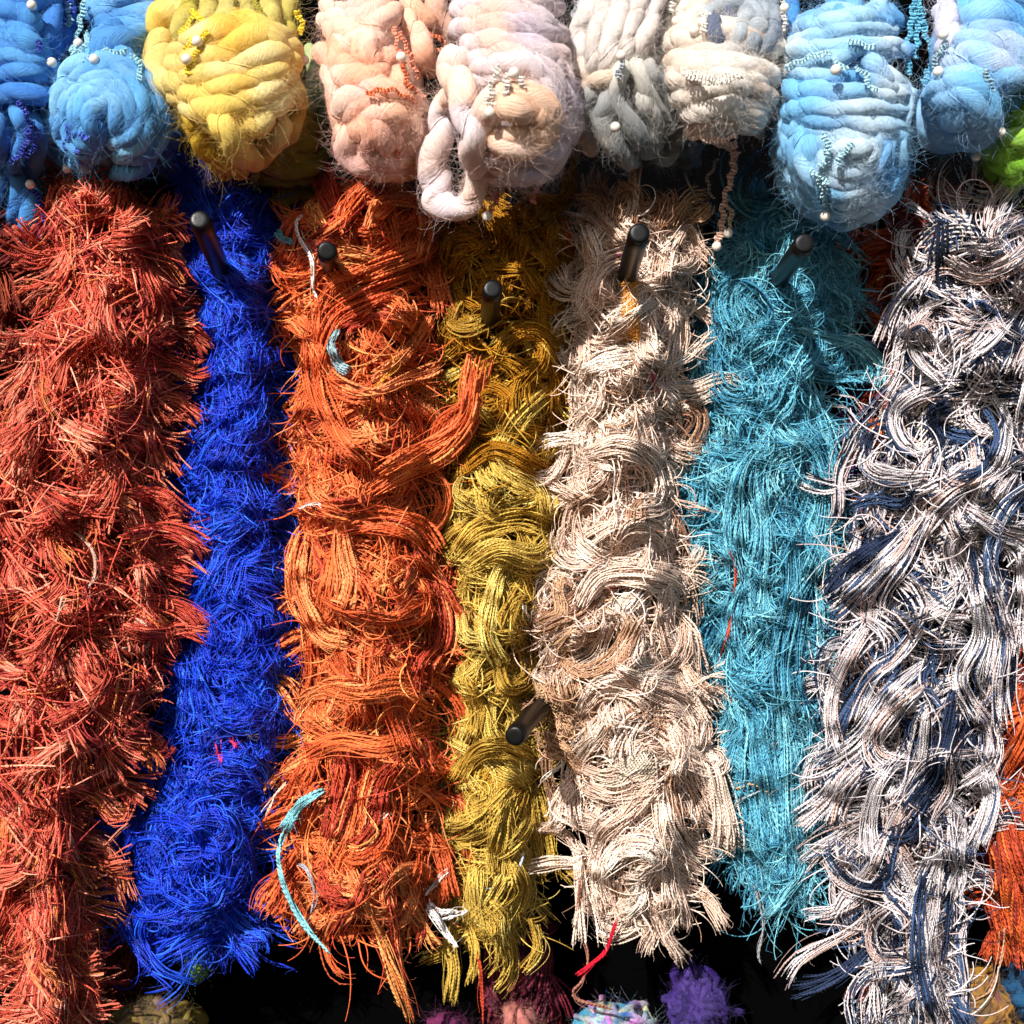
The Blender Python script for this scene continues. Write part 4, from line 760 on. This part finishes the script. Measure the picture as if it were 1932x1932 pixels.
        an = np.pi * 1.5 + rng.normal(0, 1.3, (m, 1)) + tt * s_[-1] / pt * 6.28 * 0.6 + 0.35 * np.sin(np.linspace(0, 6, F)[None] * rng.uniform(0.5, 1.5, (m, 1)))
        an = rng.uniform(0, 6.28, (m, 1)) + tt * s_[-1] / pt * 6.28 * 0.6 + 0.3 * np.sin(np.linspace(0, 6, F)[None] * rng.uniform(0.5, 1.5, (m, 1)) + rng.uniform(0, 6, (m, 1)))
        rf = np.interp(tt, t, rad.mean(1)) * (1.0 + rng.uniform(-0.02, 0.10, (m, 1)) + rng.uniform(0, 0.10, (m, 1)) * np.sin(np.linspace(0, np.pi, F))[None])
        fp = fx + rf[..., None] * (np.cos(an)[..., None] * nt_ + np.sin(an)[..., None] * bt)
        s.lay.append((fp, np.clip(cc[(tt[:, 4] * (S - 1)).astype(int)] * rng.uniform(0.85, 1.3, (m, 1)), 0, 1)))
        m = int(Lpx * 2.5)
        j = rng.randint(2, S - 2, m); a = rng.uniform(0, 6.28, m)
        tg = np.gradient(X, axis=0); tg /= np.linalg.norm(tg, axis=1, keepdims=True) + 1e-9
        nn = np.cross(tg, [0.31, -0.87, 0.23]); nn /= np.linalg.norm(nn, axis=1, keepdims=True); bb = np.cross(tg, nn)
        out = np.cos(a)[:, None] * nn[j] + np.sin(a)[:, None] * bb[j]
        s.fz.append((X[j] + out * R * 0.9, out, tg[j], cc[j]))
        return o
    def wraps(s, n, L, Rr, sag, jit=8, **kw):
        """n strands crossing the front: from line L=((u,v),(u,v)) on one flank to line Rr on the other"""
        L = np.array(L, float); Rr = np.array(Rr, float); n = int(round(n * 1.2)); kw['r'] = kw.get('r', s.r) * 0.92
        for i in range(n):
            t = i / max(n - 1, 1); a = L[0] + (L[1] - L[0]) * t + s.rng.normal(0, jit, 2); b = Rr[0] + (Rr[1] - Rr[0]) * t + s.rng.normal(0, jit, 2)
            d = b - a; nrm = np.array([-d[1], d[0]]) / (np.linalg.norm(d) + 1e-9); sg = (sag if np.isscalar(sag) else sag[0] + (sag[1] - sag[0]) * t)
            pts = [a + d * f + nrm * sg * (1 - (2 * f - 1) ** 2) * (1 + s.rng.normal(0, 0.15)) for f in (0, 0.17, 0.38, 0.62, 0.83, 1)]
            s.strand(pts, lift=s.rng.uniform(-0.002, 0.004) + kw.get('lift', 0), **{k: v for k, v in kw.items() if k != 'lift'})
    def rings(s, n, c, ru, rv, a0, a1, tilt=0, **kw):
        for i in range(n):
            t = i / max(n - 1, 1); A = ru[0] + (ru[1] - ru[0]) * t; Bv = rv[0] + (rv[1] - rv[0]) * t
            th = np.radians(np.linspace(a0 + s.rng.normal(0, 8), a1 + s.rng.normal(0, 8), 9)); ct, st = math.cos(math.radians(tilt)), math.sin(math.radians(tilt))
            x = A * np.cos(th); yv = Bv * np.sin(th)
            s.strand([(c[0] + a * ct - b * st, c[1] + a * st + b * ct) for a, b in zip(x, yv)], lift=s.rng.uniform(0, 0.003) + kw.get('lift', 0), **{k: v for k, v in kw.items() if k != 'lift'})
    def trim(s, pts, col, amp=4.0, lift=0.006, rows=1):
        """crinkled braid tape: a tight zigzag of cord"""
        p = np.array([(q[0], q[1], q[2] if len(q) > 2 else 0) for q in pts], float)
        q = spline(p, 200); Lpx = np.linalg.norm(np.diff(q[:, :2], axis=0), axis=1).sum()
        nw = max(4, int(Lpx / 3.3)); S = nw * 7; q = spline(p, S)
        d = np.gradient(q[:, :2], axis=0); n = np.stack([-d[:, 1], d[:, 0]], -1); n /= np.linalg.norm(n, axis=1, keepdims=True) + 1e-9
        ph = np.linspace(0, nw * 2 * np.pi, S)
        w = 1.15 * amp * (1 + 0.25 * np.sin(np.linspace(0, 9, S) + s.rng.uniform(0, 6)))
        jn = np.interp(np.arange(S), np.arange(0, S, 5), s.rng.normal(0, 1, len(np.arange(0, S, 5))))
        uv = q[:, :2] + n * (np.sin(ph + 0.5 * jn) * w * (1 + 0.3 * jn) + 2.5 * np.sin(np.linspace(0, nw * 0.7, S)))[:, None] + 0.8 * np.roll(jn, 3)[:, None]
        y = s.surf(q[:, 0], q[:, 1]) - s.r * K - lift - q[:, 2] * 0.001 - 0.0012 * np.sin(ph * 0.5 + 1) - 0.0006 * jn
        g = Geo(); g.tube(P(uv[:, 0], uv[:, 1], y)[None], np.full((1, S), 0.00034), lin(col), 4)
        for sd in (-1, 1):
            eu = q[:, :2] + n * (sd * w * 0.8 + 2.5 * np.sin(np.linspace(0, nw * 0.7, S)) + 0.6 * jn)[:, None]
            g.tube(P(eu[::3, 0], eu[::3, 1], y[::3] - 0.0003)[None], np.full((1, len(eu[::3])), 0.0003), lin(col), 4)
        g.build('braid_trim', M_TRIM, s.root)
    def pearl(s, u, v, r=8.6, lift=0.008, tint=None):
        y = float(s.surf(np.array(u * 1.0), np.array(v * 1.0))) - s.r * K - lift
        c = P(u, v, y); R = r * K
        g = Geo(); S, T = 12, 16
        th = np.linspace(0.001, np.pi - 0.001, S); ph = np.linspace(0, 2 * np.pi, T, endpoint=False)
        TH, PH = np.meshgrid(th, ph, indexing='ij')
        X = c + R * np.stack([np.sin(TH) * np.cos(PH), np.sin(TH) * np.sin(PH), np.cos(TH)], -1)
        idx = np.arange(S * T).reshape(S, T)
        f = np.stack([idx[:-1], idx[1:], np.roll(idx, -1, 1)[1:], np.roll(idx, -1, 1)[:-1]], -1).reshape(-1, 4)
        g.raw(X.reshape(-1, 3), np.ones((S * T, 3)), f.ravel(), np.full(len(f), 4), np.zeros((len(f) * 4, 2)))
        g.build('pearl_bead', M_PEARL, s.root)
    def fuzz(s, cap=2600, length=0.015, w=0.00003, gain=1.15):
        rng = s.rng
        fibres('surface_fibres', [(fp, 0.00006, fc) for fp, fc in s.lay], M_FUZZ, s.root)
        X = np.concatenate([a[0] for a in s.fz]); O = np.concatenate([a[1] for a in s.fz]); T = np.concatenate([a[2] for a in s.fz]); C = np.concatenate([a[3] for a in s.fz])
        cap = int(cap * 2.0)
        if len(X) > cap:
            i = rng.choice(len(X), cap, replace=False); X, O, T, C = X[i], O[i], T[i], C[i]
        n = len(X); S = 7
        d = O * rng.uniform(0.1, 1.0, (n, 1)) + T * rng.normal(0, 0.9, (n, 1)) + rng.normal(0, 0.35, (n, 3)); d /= np.linalg.norm(d, axis=1, keepdims=True)
        b = rng.normal(size=(n, 3)) * 1.7; L = length * rng.uniform(0.2, 1.0, (n, 1)) ** 1.5 * 1.5; p = np.empty((n, S, 3)); x = X.copy()
        for j in range(S):
            p[:, j] = x; x = x + d * L / S; d = d + b * 0.36; b = b + rng.normal(0, 0.6, (n, 3)); d /= np.linalg.norm(d, axis=1, keepdims=True)
        fibres('fuzz', [(p, w, np.clip(C * gain + 0.03, 0, 1))], M_FUZZ, s.root)

def upper_row():
    sky = [(112, 178, 222), (86, 156, 214), (160, 202, 228), (196, 214, 226)]
    deep = (46, 62, 170); aqua = (150, 200, 210)
    # blue skein cut by the frame edge
    s = Skein('blue roving skein with indigo braid trim beside the pale yellow skein with pearls'.replace('pale yellow skein with pearls', 'rounder blue skein'), 35, 130, 95, 190, 0.012, 0.05, [(72, 140, 205), (96, 166, 220), (60, 120, 196)], 101, r=19)
    s.core(); s.wraps(8, ((-60, 10), (-60, 190)), ((85, 40), (105, 195)), -14); s.wraps(3, ((-60, -60), (-60, -10)), ((90, -50), (120, 10)), -10)
    s.strand([(110, -40), (125, 40), (105, 110)], cols=[(52, 104, 190)]); s.strand([(95, -40), (100, 40), (90, 100)], cols=[(60, 120, 196)])
    for p in [[(-10, 200), (0, 290), (-15, 360)], [(30, 200), (45, 260), (20, 330)], [(60, 215), (72, 270), (60, 330)], [(25, 300), (35, 370), (20, 420)], [(50, 330), (60, 390), (48, 450)], [(-20, 280), (-5, 340), (-20, 420)]]: s.strand(p, r=18, lift=0.004)
    for p in [[(35, 190), (55, 235), (45, 280), (20, 310)], [(60, 230), (70, 260), (50, 300)], [(55, 350), (75, 380), (85, 420), (70, 460)], [(70, 75), (78, 85), (70, 95)]]: s.trim(p, deep)
    s.trim([(130, -5), (136, 15), (130, 35)], deep)
    for p in [(60, 10), (98, 118), (57, 348)]: s.pearl(*p)
    s.fuzz()
    # rounder blue skein
    s = Skein('rounder blue roving skein with aqua braid above the brick red hank', 215, 195, 130, 140, 0.004, 0.055, [(96, 164, 216), (84, 150, 208), (128, 184, 222), (76, 138, 200)], 103, r=18)
    s.core()
    s.wraps(4, ((165, 20), (190, 95)), ((330, -20), (320, 80)), -16, r=24)
    s.wraps(3, ((165, -60), (165, -10)), ((300, -70), (310, -30)), -12, r=22)
    s.rings(6, (200, 225), (105, 24), (110, 35), -250, 70, lift=0.002)
    s.strand([(200, 95), (150, 160), (110, 230), (105, 290)]); s.strand([(215, 100), (190, 170), (170, 240), (165, 300)]); s.strand([(220, 100), (270, 160), (300, 230), (285, 300)]); s.strand([(230, 100), (310, 170), (330, 240), (310, 300)]); s.strand([(230, 110), (255, 180), (255, 250), (235, 315)])
    for p in [[(110, 70), (130, 40), (125, -10)], [(140, 90), (150, 50), (160, 0)], [(95, 85), (120, 85), (140, 95)], [(195, 90), (215, 100), (240, 95)], [(250, 100), (265, 130), (260, 150)], [(170, 60), (150, 100), (130, 80)]]: s.trim(p, aqua)
    for p in [[(130, 235), (125, 270), (128, 315)], [(140, 250), (150, 290), (152, 330)], [(145, 125), (160, 118), (172, 108)], [(150, 250), (165, 262)]]: s.trim(p, (64, 96, 200))
    for p in [(148, 82), (127, 318), (98, 118), (178, 112)]: s.pearl(*p)
    s.fuzz(3200)
    # yellow
    Y = [(232, 202, 104), (224, 182, 72), (238, 220, 158), (216, 192, 116)]
    s = Skein('golden yellow roving skein with yellow braid and pearls above the cobalt hank', 430, 150, 138, 165, -0.020, 0.058, Y, 107, r=22)
    s.core((206, 170, 70))
    for x in (350, 390, 425, 465, 505, 540): s.strand([(x, -40), (x + 4, 20), (x - 4, 85)], cols=[(176, 160, 60), (198, 184, 110)], r=19)
    s.strand([(300, 70), (305, 30), (340, 15), (360, 40)]); s.strand([(305, 60), (300, 110), (305, 150), (345, 170)])
    for p in [[(325, 110), (400, 60), (470, 55), (540, 100)], [(320, 125), (400, 105), (480, 75), (545, 70)], [(315, 160), (400, 140), (470, 120), (555, 90)], [(330, 185), (400, 170), (480, 150), (560, 110)], [(345, 205), (420, 200), (500, 175), (555, 130)], [(380, 230), (450, 215), (510, 205), (560, 160)]]: s.strand(p, r=21, lift=0.004)
    s.strand([(412, 205), (425, 245), (455, 290), (485, 300), (520, 270), (530, 230)], r=23, lift=0.012); s.strand([(540, 150), (560, 200), (545, 250), (515, 260)], r=21, lift=0.008); s.strand([(440, 210), (470, 240), (500, 225), (480, 200)], r=18, lift=0.006)
    s.strand([(360, 190), (375, 240), (400, 300), (430, 330)], cols=[(206, 170, 50), (180, 150, 60)], lift=-0.004); s.strand([(385, 250), (420, 300), (460, 325)], cols=[(206, 170, 50)], lift=-0.003)
    for p in [[(345, 10), (365, 30), (345, 60), (365, 80)], [(370, 20), (380, 50), (360, 90)], [(395, 60), (370, 75), (345, 95)], [(385, 70), (360, 120), (355, 140)], [(555, 120), (545, 110), (565, 105)], [(560, 20), (570, 50), (565, 65)]]: s.trim(p, (236, 206, 40))
    s.trim([(480, 0), (490, 30), (480, 60)], (150, 140, 30))
    for p in [(372, 78), (352, 112), (574, 113)]: s.pearl(*p, lift=0.012)
    s.fuzz(4200)
    # olive behind
    s = Skein('dim olive green skein hanging behind the golden yellow skein', 540, 270, 80, 95, 0.030, 0.035, [(150, 144, 60), (128, 124, 50), (172, 164, 84)], 109, r=16)
    s.core(); s.wraps(5, ((475, 230), (490, 350)), ((610, 220), (600, 350)), 12); s.rings(2, (560, 280), (50, 25), (45, 20), 0, 330); s.strand([(585, 90), (592, 150), (585, 230)], cols=[(170, 184, 130)]); s.strand([(600, 110), (604, 180), (600, 250)], cols=[(150, 164, 100)]); s.fuzz(800)
    # peach
    Pk = [(240, 188, 158), (236, 174, 142), (240, 206, 188), (230, 186, 178)]
    s = Skein('peach roving skein with coral braid between the yellow and lilac white skeins', 705, 165, 110, 175, -0.020, 0.055, Pk, 113, r=20)
    s.core((230, 180, 155))
    s.wraps(5, ((610, 10), (620, 120)), ((725, -20), (735, 110)), (18, 30), r=21)
    for x in (640, 675, 700): s.strand([(x - 10, 40), (x, 90), (x - 6, 140)], r=16, lift=0.004)
    s.strand([(620, 130), (640, 180), (650, 215)], r=19); s.strand([(700, 130), (715, 180), (690, 220)], r=20); s.strand([(740, 120), (760, 180), (745, 230)], r=19); s.strand([(760, 30), (790, 70), (810, 140)], r=22, lift=-0.002); s.strand([(770, -20), (790, 30), (830, 60)], r=20); s.strand([(820, -20), (830, 30), (845, 80)], r=18, cols=[(214, 170, 150)])
    s.rings(4, (720, 245), (82, 25), (72, 22), -170, 130, r=21, lift=0.004)
    s.strand([(660, 250), (700, 230), (740, 215), (790, 240)], r=21, lift=0.008); s.strand([(690, 210), (720, 250), (735, 300)], r=20, lift=0.01); s.strand([(745, 195), (770, 240), (765, 300)], r=20, lift=0.01); s.strand([(655, 230), (650, 280), (680, 305), (720, 300)], r=20, lift=0.008); s.strand([(675, 215), (700, 255), (680, 285)], r=18, lift=0.011)
    s.strand([(700, 300), (745, 325), (800, 300), (805, 250)], r=19)
    for p in [[(745, 50), (750, 90), (765, 120)], [(755, 60), (775, 110), (790, 150)], [(830, 70), (840, 85), (825, 100)]]: s.trim(p, (236, 150, 120), amp=3)
    for p in [[(690, 175), (740, 170), (770, 185), (800, 190)], [(760, 120), (770, 160), (800, 185)], [(805, 60), (820, 70), (835, 75)], [(745, 280), (752, 290), (748, 300)]]: s.trim(p, (232, 120, 70), amp=3.4, lift=0.008)
    s.pearl(757, 108); s.fuzz(4600)
    # lilac white with coil
    H = [(214, 196, 197), (218, 204, 208), (204, 190, 204), (226, 192, 178)]
    s = Skein('lilac white roving skein with a coiled rose centre and long dangling loop', 965, 165, 118, 185, -0.050, 0.062, H, 127, r=19)
    s.core((218, 200, 200))
    s.wraps(8, ((858, 15), (890, 150)), ((1045, 0), (1075, 190)), -26, r=18)
    s.wraps(3, ((870, -50), (865, 0)), ((1050, -60), (1060, -5)), -12, r=18)
    s.rings(4, (975, 215), (105, 62), (125, 70), -75, 150, r=18)
    Pc = [(240, 200, 172), (236, 190, 160), (238, 210, 196)]
    s.rings(2, (970, 230), (58, 52), (52, 46), -200, 150, r=20, cols=Pc, lift=0.008)
    s.strand([(930, 210), (955, 200), (985, 205), (1010, 195)], r=20, cols=Pc, lift=0.014); s.strand([(985, 195), (1010, 200), (1020, 230), (1035, 250)], r=17, cols=Pc, lift=0.014); s.strand([(940, 240), (965, 255), (1000, 245)], r=17, cols=Pc, lift=0.010); s.strand([(905, 255), (925, 290), (980, 295), (1040, 285)], r=21, cols=H, lift=0.006); s.strand([(895, 300), (940, 330), (1000, 330), (1040, 300)], r=18, cols=H)
    s.strand([(870, 100), (858, 130), (872, 175), (885, 235), (895, 300), (897, 360), (880, 388), (845, 390), (822, 370), (818, 310), (830, 240), (850, 170)], r=22, lift=0.020, cols=[(232, 206, 196), (222, 208, 214), (238, 200, 180)], tuck=False)
    for p in [[(945, 125), (930, 150), (925, 185), (922, 205)], [(960, 140), (955, 160), (957, 180)], [(985, 145), (985, 165)]]: s.trim(p, (226, 218, 210), amp=5, lift=0.012)
    for p in [[(905, 345), (925, 350), (935, 375), (920, 410)], [(960, 345), (940, 365), (925, 380)], [(1030, 310), (1020, 345), (1008, 360), (1005, 385)], [(915, 350), (915, 365)]]: s.trim(p, (222, 140, 120), amp=3.6, lift=0.0)
    for p in [(970, 138), (924, 213), (919, 408)]: s.pearl(*p, lift=0.012)
    s.fuzz(5600)
    # grey and white
    G = [(206, 200, 194), (222, 216, 210), (150, 152, 154), (190, 186, 180)]
    s = Skein('grey and ivory roving skein with silver braid beside the lilac white skein', 1175, 130, 108, 190, -0.014, 0.05, G, 131, r=18)
    s.core((150, 148, 146))
    for i, x in enumerate((1105, 1135, 1165, 1195, 1225)): s.strand([(x - 25, 150 - i * 8), (x - 10, 70), (x + 10, 0), (x + 25, -50)], r=20, cols=[(208, 198, 192), (216, 208, 204)])
    s.strand([(1085, 60), (1095, 120), (1120, 155)], cols=[(200, 206, 220), (226, 205, 190)])
    gr = [(120, 124, 128), (176, 176, 172), (210, 204, 194), (146, 148, 150)]
    for p in [[(1190, 110), (1215, 160), (1240, 210), (1270, 260)], [(1215, 115), (1245, 160), (1270, 210), (1285, 260)], [(1170, 120), (1165, 180), (1190, 240), (1230, 285)], [(1140, 150), (1110, 190), (1100, 240), (1120, 290)], [(1150, 160), (1140, 220), (1160, 280), (1200, 310)], [(1280, 200), (1280, 260), (1250, 300), (1220, 280)], [(1125, 200), (1150, 260), (1190, 300)], [(1200, 170), (1235, 230), (1230, 290)]]: s.strand(p, r=17, cols=gr, lift=0.003)
    s.strand([(1100, 170), (1130, 150), (1165, 155)], r=15, cols=[(222, 200, 180)], lift=0.006)
    for p in [[(1178, 100), (1170, 130), (1165, 150)], [(1090, -10), (1085, 25), (1082, 50)], [(1096, 0), (1096, 30)]]: s.trim(p, (170, 174, 184))
    for p in [(1161, 240), (1172, 105)]: s.pearl(*p)
    s.fuzz(4200)
    # cream
    Cc = [(222, 211, 198), (228, 219, 208), (220, 192, 172), (210, 206, 205)]
    s = Skein('plump cream white roving skein trimmed with ivory lace above the beige hank', 1358, 140, 115, 140, -0.024, 0.055, Cc, 137, r=18)
    s.core((228, 216, 202))
    s.wraps(8, ((1255, 70), (1290, 250)), ((1462, 70), (1440, 245)), -20, r=17); s.wraps(3, ((1265, 90), (1262, 160)), ((1470, 100), (1468, 190)), -24, r=18)
    for p in [[(1330, 60), (1350, 20), (1400, 10), (1430, 50)], [(1440, 0), (1430, 50), (1400, 100)], [(1460, -20), (1455, 50), (1420, 110)], [(1410, 0), (1400, 50), (1380, 90)]]: s.strand(p, cols=[(168, 176, 182), (130, 142, 156)], r=18, lift=0.004)
    s.strand([(1350, 20), (1345, 60), (1365, 90)], cols=[(88, 98, 120), (110, 118, 136)], r=17, lift=0.006); s.strand([(1360, -30), (1370, 20), (1390, 60)], cols=[(88, 98, 120)], r=16)
    s.strand([(1260, 60), (1290, 20), (1330, -20)], r=19); s.strand([(1280, 70), (1310, 30), (1350, 0)], r=17); s.strand([(1255, 10), (1290, -20), (1320, -40)], r=19)
    for p in [[(1290, 135), (1320, 142), (1350, 150), (1390, 142), (1395, 150)], [(1295, 140), (1320, 150), (1345, 155)], [(1360, 150), (1385, 150)], [(1320, 15), (1335, 35), (1325, 60)], [(1270, 5), (1265, 25)]]: s.trim(p, (232, 226, 214), amp=5, lift=0.008)
    s.trim([(1300, 258), (1330, 262), (1360, 265), (1390, 258)], (222, 184, 168), amp=4); s.trim([(1350, 265), (1370, 275), (1390, 270)], (222, 184, 168), amp=7)
    s.trim([(1375, 270), (1385, 300), (1378, 340), (1365, 380), (1362, 430), (1350, 470)], (214, 176, 156), amp=4.5); s.trim([(1370, 380), (1380, 410), (1370, 440)], (206, 180, 150), amp=3); s.trim([(1355, 300), (1335, 340), (1345, 375)], (120, 110, 108), amp=2)
    for p in [(1276, 40), (1325, 42), (1310, 58), (1374, 440), (1352, 465), (1480, 15)]: s.pearl(*p)
    s.trim([(1475, -10), (1480, 20), (1478, 60)], (210, 204, 198))
    s.fuzz(4000)
    # sky blue
    s = Skein('long sky blue roving skein with pale braid above the turquoise hank', 1590, 215, 124, 215, -0.014, 0.062, sky, 139, r=17)
    s.core((100, 165, 212))
    s.wraps(4, ((1485, 50), (1475, 130)), ((1690, 20), (1715, 115)), -16, r=16); s.wraps(6, ((1478, 140), (1472, 280)), ((1715, 165), (1705, 300)), (-8, 10), r=17, lift=0.003)
    s.rings(7, (1590, 275), (118, 28), (142, 30), -20, 200, r=18, lift=0.003); s.strand([(1545, 300), (1580, 315), (1620, 300)], r=15, lift=0.005); s.strand([(1560, 275), (1600, 285), (1650, 270)], r=15, lift=0.008)
    s.strand([(1665, 130), (1700, 170), (1705, 220), (1690, 260)], r=16, lift=0.003); s.strand([(1630, 115), (1660, 130), (1670, 165)], r=15, lift=0.008)
    s.strand([(1500, -20), (1490, 40), (1500, 80)], cols=[(70, 140, 200)]); s.strand([(1560, -40), (1580, 10), (1570, 50)], cols=[(96, 160, 210)]); s.strand([(1610, -40), (1605, 10), (1630, 40)], cols=[(110, 170, 215)]); s.strand([(1655, -30), (1665, 20), (1690, 50)])
    for p in [[(1480, 130), (1510, 115), (1540, 105), (1570, 100)], [(1575, 110), (1590, 130), (1600, 125)], [(1615, 125), (1635, 145), (1640, 165), (1655, 170)], [(1555, 250), (1562, 290), (1545, 330), (1555, 370), (1560, 400)], [(1530, 320), (1560, 345), (1550, 360)], [(1610, 270), (1590, 290), (1580, 310)], [(1600, 75), (1630, 85), (1650, 90)]]: s.trim(p, (176, 216, 228), lift=0.007)
    for p in [[(1725, -20), (1720, 40), (1712, 90), (1715, 140)], [(1735, 0), (1745, 60), (1760, 110), (1745, 160)], [(1728, 0), (1730, 70), (1725, 110)], [(1750, 130), (1752, 165), (1748, 195)]]: s.trim(p, (110, 190, 220), lift=-0.005)
    for p in [(1577, 132), (1557, 408)]: s.pearl(*p, lift=0.014)
    s.fuzz(4400)
    # right blue
    s = Skein('light blue roving skein with a curled foot beside the lime green skein', 1860, 110, 125, 160, -0.012, 0.056, [(110, 178, 226), (88, 160, 216), (150, 196, 228), (178, 194, 220)], 149, r=20)
    s.core((96, 165, 215))
    for p in [[(1830, 40), (1870, 20), (1930, 50), (1980, 90)], [(1825, 60), (1880, 60), (1940, 90), (1990, 110)], [(1790, 85), (1850, 75), (1910, 100), (1980, 150)], [(1780, 115), (1840, 110), (1900, 130), (1970, 170)], [(1770, 145), (1820, 140), (1880, 150), (1930, 140)], [(1760, 175), (1810, 170), (1860, 165), (1900, 150)], [(1840, 10), (1900, 0), (1960, 20)]]: s.strand(p, r=21, lift=0.004)
    s.rings(3, (1805, 212), (64, 18), (58, 14), -150, 200, r=20, lift=0.010, cols=[(110, 178, 226), (150, 190, 226)]); s.strand([(1745, 215), (1755, 255), (1800, 265), (1860, 250), (1875, 210)], r=20, lift=0.004)
    s.strand([(1790, -20), (1785, 40), (1795, 90)], cols=[(196, 196, 214)], r=20); s.strand([(1770, 20), (1790, 60), (1780, 110)], cols=[(196, 196, 214)], r=16)
    for p in [[(1862, 130), (1862, 170), (1868, 200)], [(1870, 150), (1875, 190), (1880, 215)], [(1790, 85), (1770, 100), (1760, 130)], [(1835, 255), (1835, 275), (1840, 285)]]: s.trim(p, (160, 190, 200))
    for p in [(1780, 65), (1842, 295), (1888, 250), (1770, 135)]: s.pearl(*p)
    s.fuzz(3600)
    s = Skein('lime green roving skein peeping out beside the light blue skein', 1925, 245, 60, 100, 0.0, 0.04, [(130, 176, 60), (150, 190, 84), (110, 160, 40)], 151, r=19)
    s.core(); s.wraps(4, ((1885, 180), (1880, 310)), ((1985, 170), (1985, 310)), 14); s.rings(2, (1910, 300), (40, 20), (36, 16), 0, 330); s.fuzz(1200)
    s = Skein('dim silver grey skein end under the ivory roving skein', 1285, 285, 45, 28, 0.03, 0.025, [(140, 150, 160), (110, 116, 124)], 153, r=13)
    s.core(); s.wraps(2, ((1245, 280), (1250, 300)), ((1325, 280), (1320, 305)), 8); s.trim([(1300, 300), (1310, 340), (1300, 380)], (90, 90, 95)); s.fuzz(500)

def lower_row():
    grp = 'dim fluffy skeins in the row below'
    def ball(label, cu, cv, a, b, yc, cols, seed, n=14, r=10):
        s = Skein(label, cu, cv, a, b, yc, 0.035, cols, seed, r=r, group=grp, lamb=50)
        s.core(); R = s.rng
        for i in range(n):
            t = R.uniform(0, 6.28); q = R.uniform(0, 0.8); x, y = cu + a * q * math.cos(t), cv + b * q * math.sin(t); d = R.uniform(0, 6.28); L = R.uniform(0.4, 0.8) * min(a, b)
            k = R.uniform(-1, 1) * L * 0.5
            s.strand([(x - L * math.cos(d), y - L * math.sin(d)), (x - k * math.sin(d), y + k * math.cos(d)), (x + L * math.cos(d), y + L * math.sin(d))], lift=R.uniform(0, 0.006), binder=False)
        s.fuzz(900, 0.016); return s
    ball('multicoloured aqua cream and pink fluffy skein below the beige hank', 1150, 1945, 85, 62, 0.055, [(60, 140, 170), (200, 200, 140), (190, 120, 190), (40, 100, 180), (170, 200, 200)], 161, 70, 6)
    ball('violet fluffy skein below the turquoise hank', 1320, 1895, 62, 85, 0.065, [(54, 32, 110), (38, 22, 86), (76, 56, 130)], 163, 55, 6)
    ball('dusty pink roving end below the mustard hank', 985, 1930, 42, 42, 0.085, [(190, 120, 110), (170, 100, 92)], 165, 6, 12)
    ball('golden brown variegated skein below the white and navy hank', 1830, 1910, 90, 85, 0.06, [(150, 110, 40), (96, 70, 50), (180, 130, 40), (110, 60, 70), (70, 80, 60)], 167, 70, 6)
    ball('dark teal blue skein end below the rust orange silk hank', 1935, 1850, 40, 90, 0.06, [(30, 80, 120), (24, 60, 96)], 169, 8, 12)
    ball('olive and plum variegated skein below the cobalt hank', 300, 1925, 110, 45, 0.05, [(130, 110, 40), (100, 50, 70), (80, 70, 40), (140, 120, 90)], 171, 45, 6)
    ball('soft green skein end glimpsed below the cobalt hank', 372, 1815, 26, 48, 0.08, [(110, 150, 80), (90, 130, 66)], 173, 5, 11)
    ball('plum fluffy skein end below the orange hank', 850, 1935, 40, 30, 0.075, [(120, 40, 90), (96, 30, 76)], 175, 6, 9)

# ---------------------------------------------------------------- pegs
def pegs():
    for base, yb, tip, yt, label in [((412, 498), -0.012, (377, 416), -0.068, 'black peg poking out of the cobalt blue hank'), ((622, 492), -0.035, (617, 474), -0.060, 'black peg tip sunk in the orange hank'), ((924, 596), -0.006, (929, 546), -0.048, 'black peg in the shaded top of the mustard hank'),
                             ((1186, 510), -0.034, (1206, 441), -0.092, 'black peg holding up the beige hank'), ((1478, 516), -0.012, (1517, 460), -0.074, 'black peg leaning out of the turquoise hank'), ((1004, 1350), -0.018, (972, 1388), -0.066, 'black peg between the mustard and beige hanks pointing downward')]:
        A = P(*base, yb - 0.012); B = P(*tip, yt - 0.016); back = A + (A - B) * 0.9; w = np.array([back[0], 0.136, back[2]])
        root = empty('peg_hook', w, label, 'peg', 'black pegs on the board')
        pts = spline([w, back, A, B], 40); r = np.full(40, 0.0056)
        d = np.linalg.norm(pts - pts[-1], axis=1); r = r * np.where(d < 0.0016, np.sqrt(np.clip(1 - (1 - np.clip(d / 0.0016, 0, 1)) ** 2, 0.3, 1)), 1)
        g = Geo(); g.tube(pts[None], r[None], np.zeros(3), 20); g.build('shaft', M_PEG, root)
        # rounded cap on the tip
        t = (pts[-1] - pts[-2]); t /= np.linalg.norm(t); e = np.linspace(0, 1, 8); cp = pts[-1] + t * (0.0016 * np.sin(e * np.pi / 2))[:, None]
        g = Geo(); g.tube(cp[None], (0.0054 * (0.62 + 0.38 * np.cos(e * np.pi / 2)) * np.where(e == 1, 0.72, 1))[None], np.zeros(3), 20); g.build('end_cap', M_PEG, root)
        f = w; g = Geo(); q = np.stack([np.array([f[0], y, f[2]]) for y in np.linspace(0.1349, 0.128, 5)]); g.tube(q[None], np.array([[0.012, 0.012, 0.0115, 0.0105, 0.009]]), np.zeros(3), 20); g.build('flange', M_PEG, root)

for f in (rust, cobalt, orange, ochre, beige, teal, navy, backers, upper_row, lower_row, pegs):
    f()
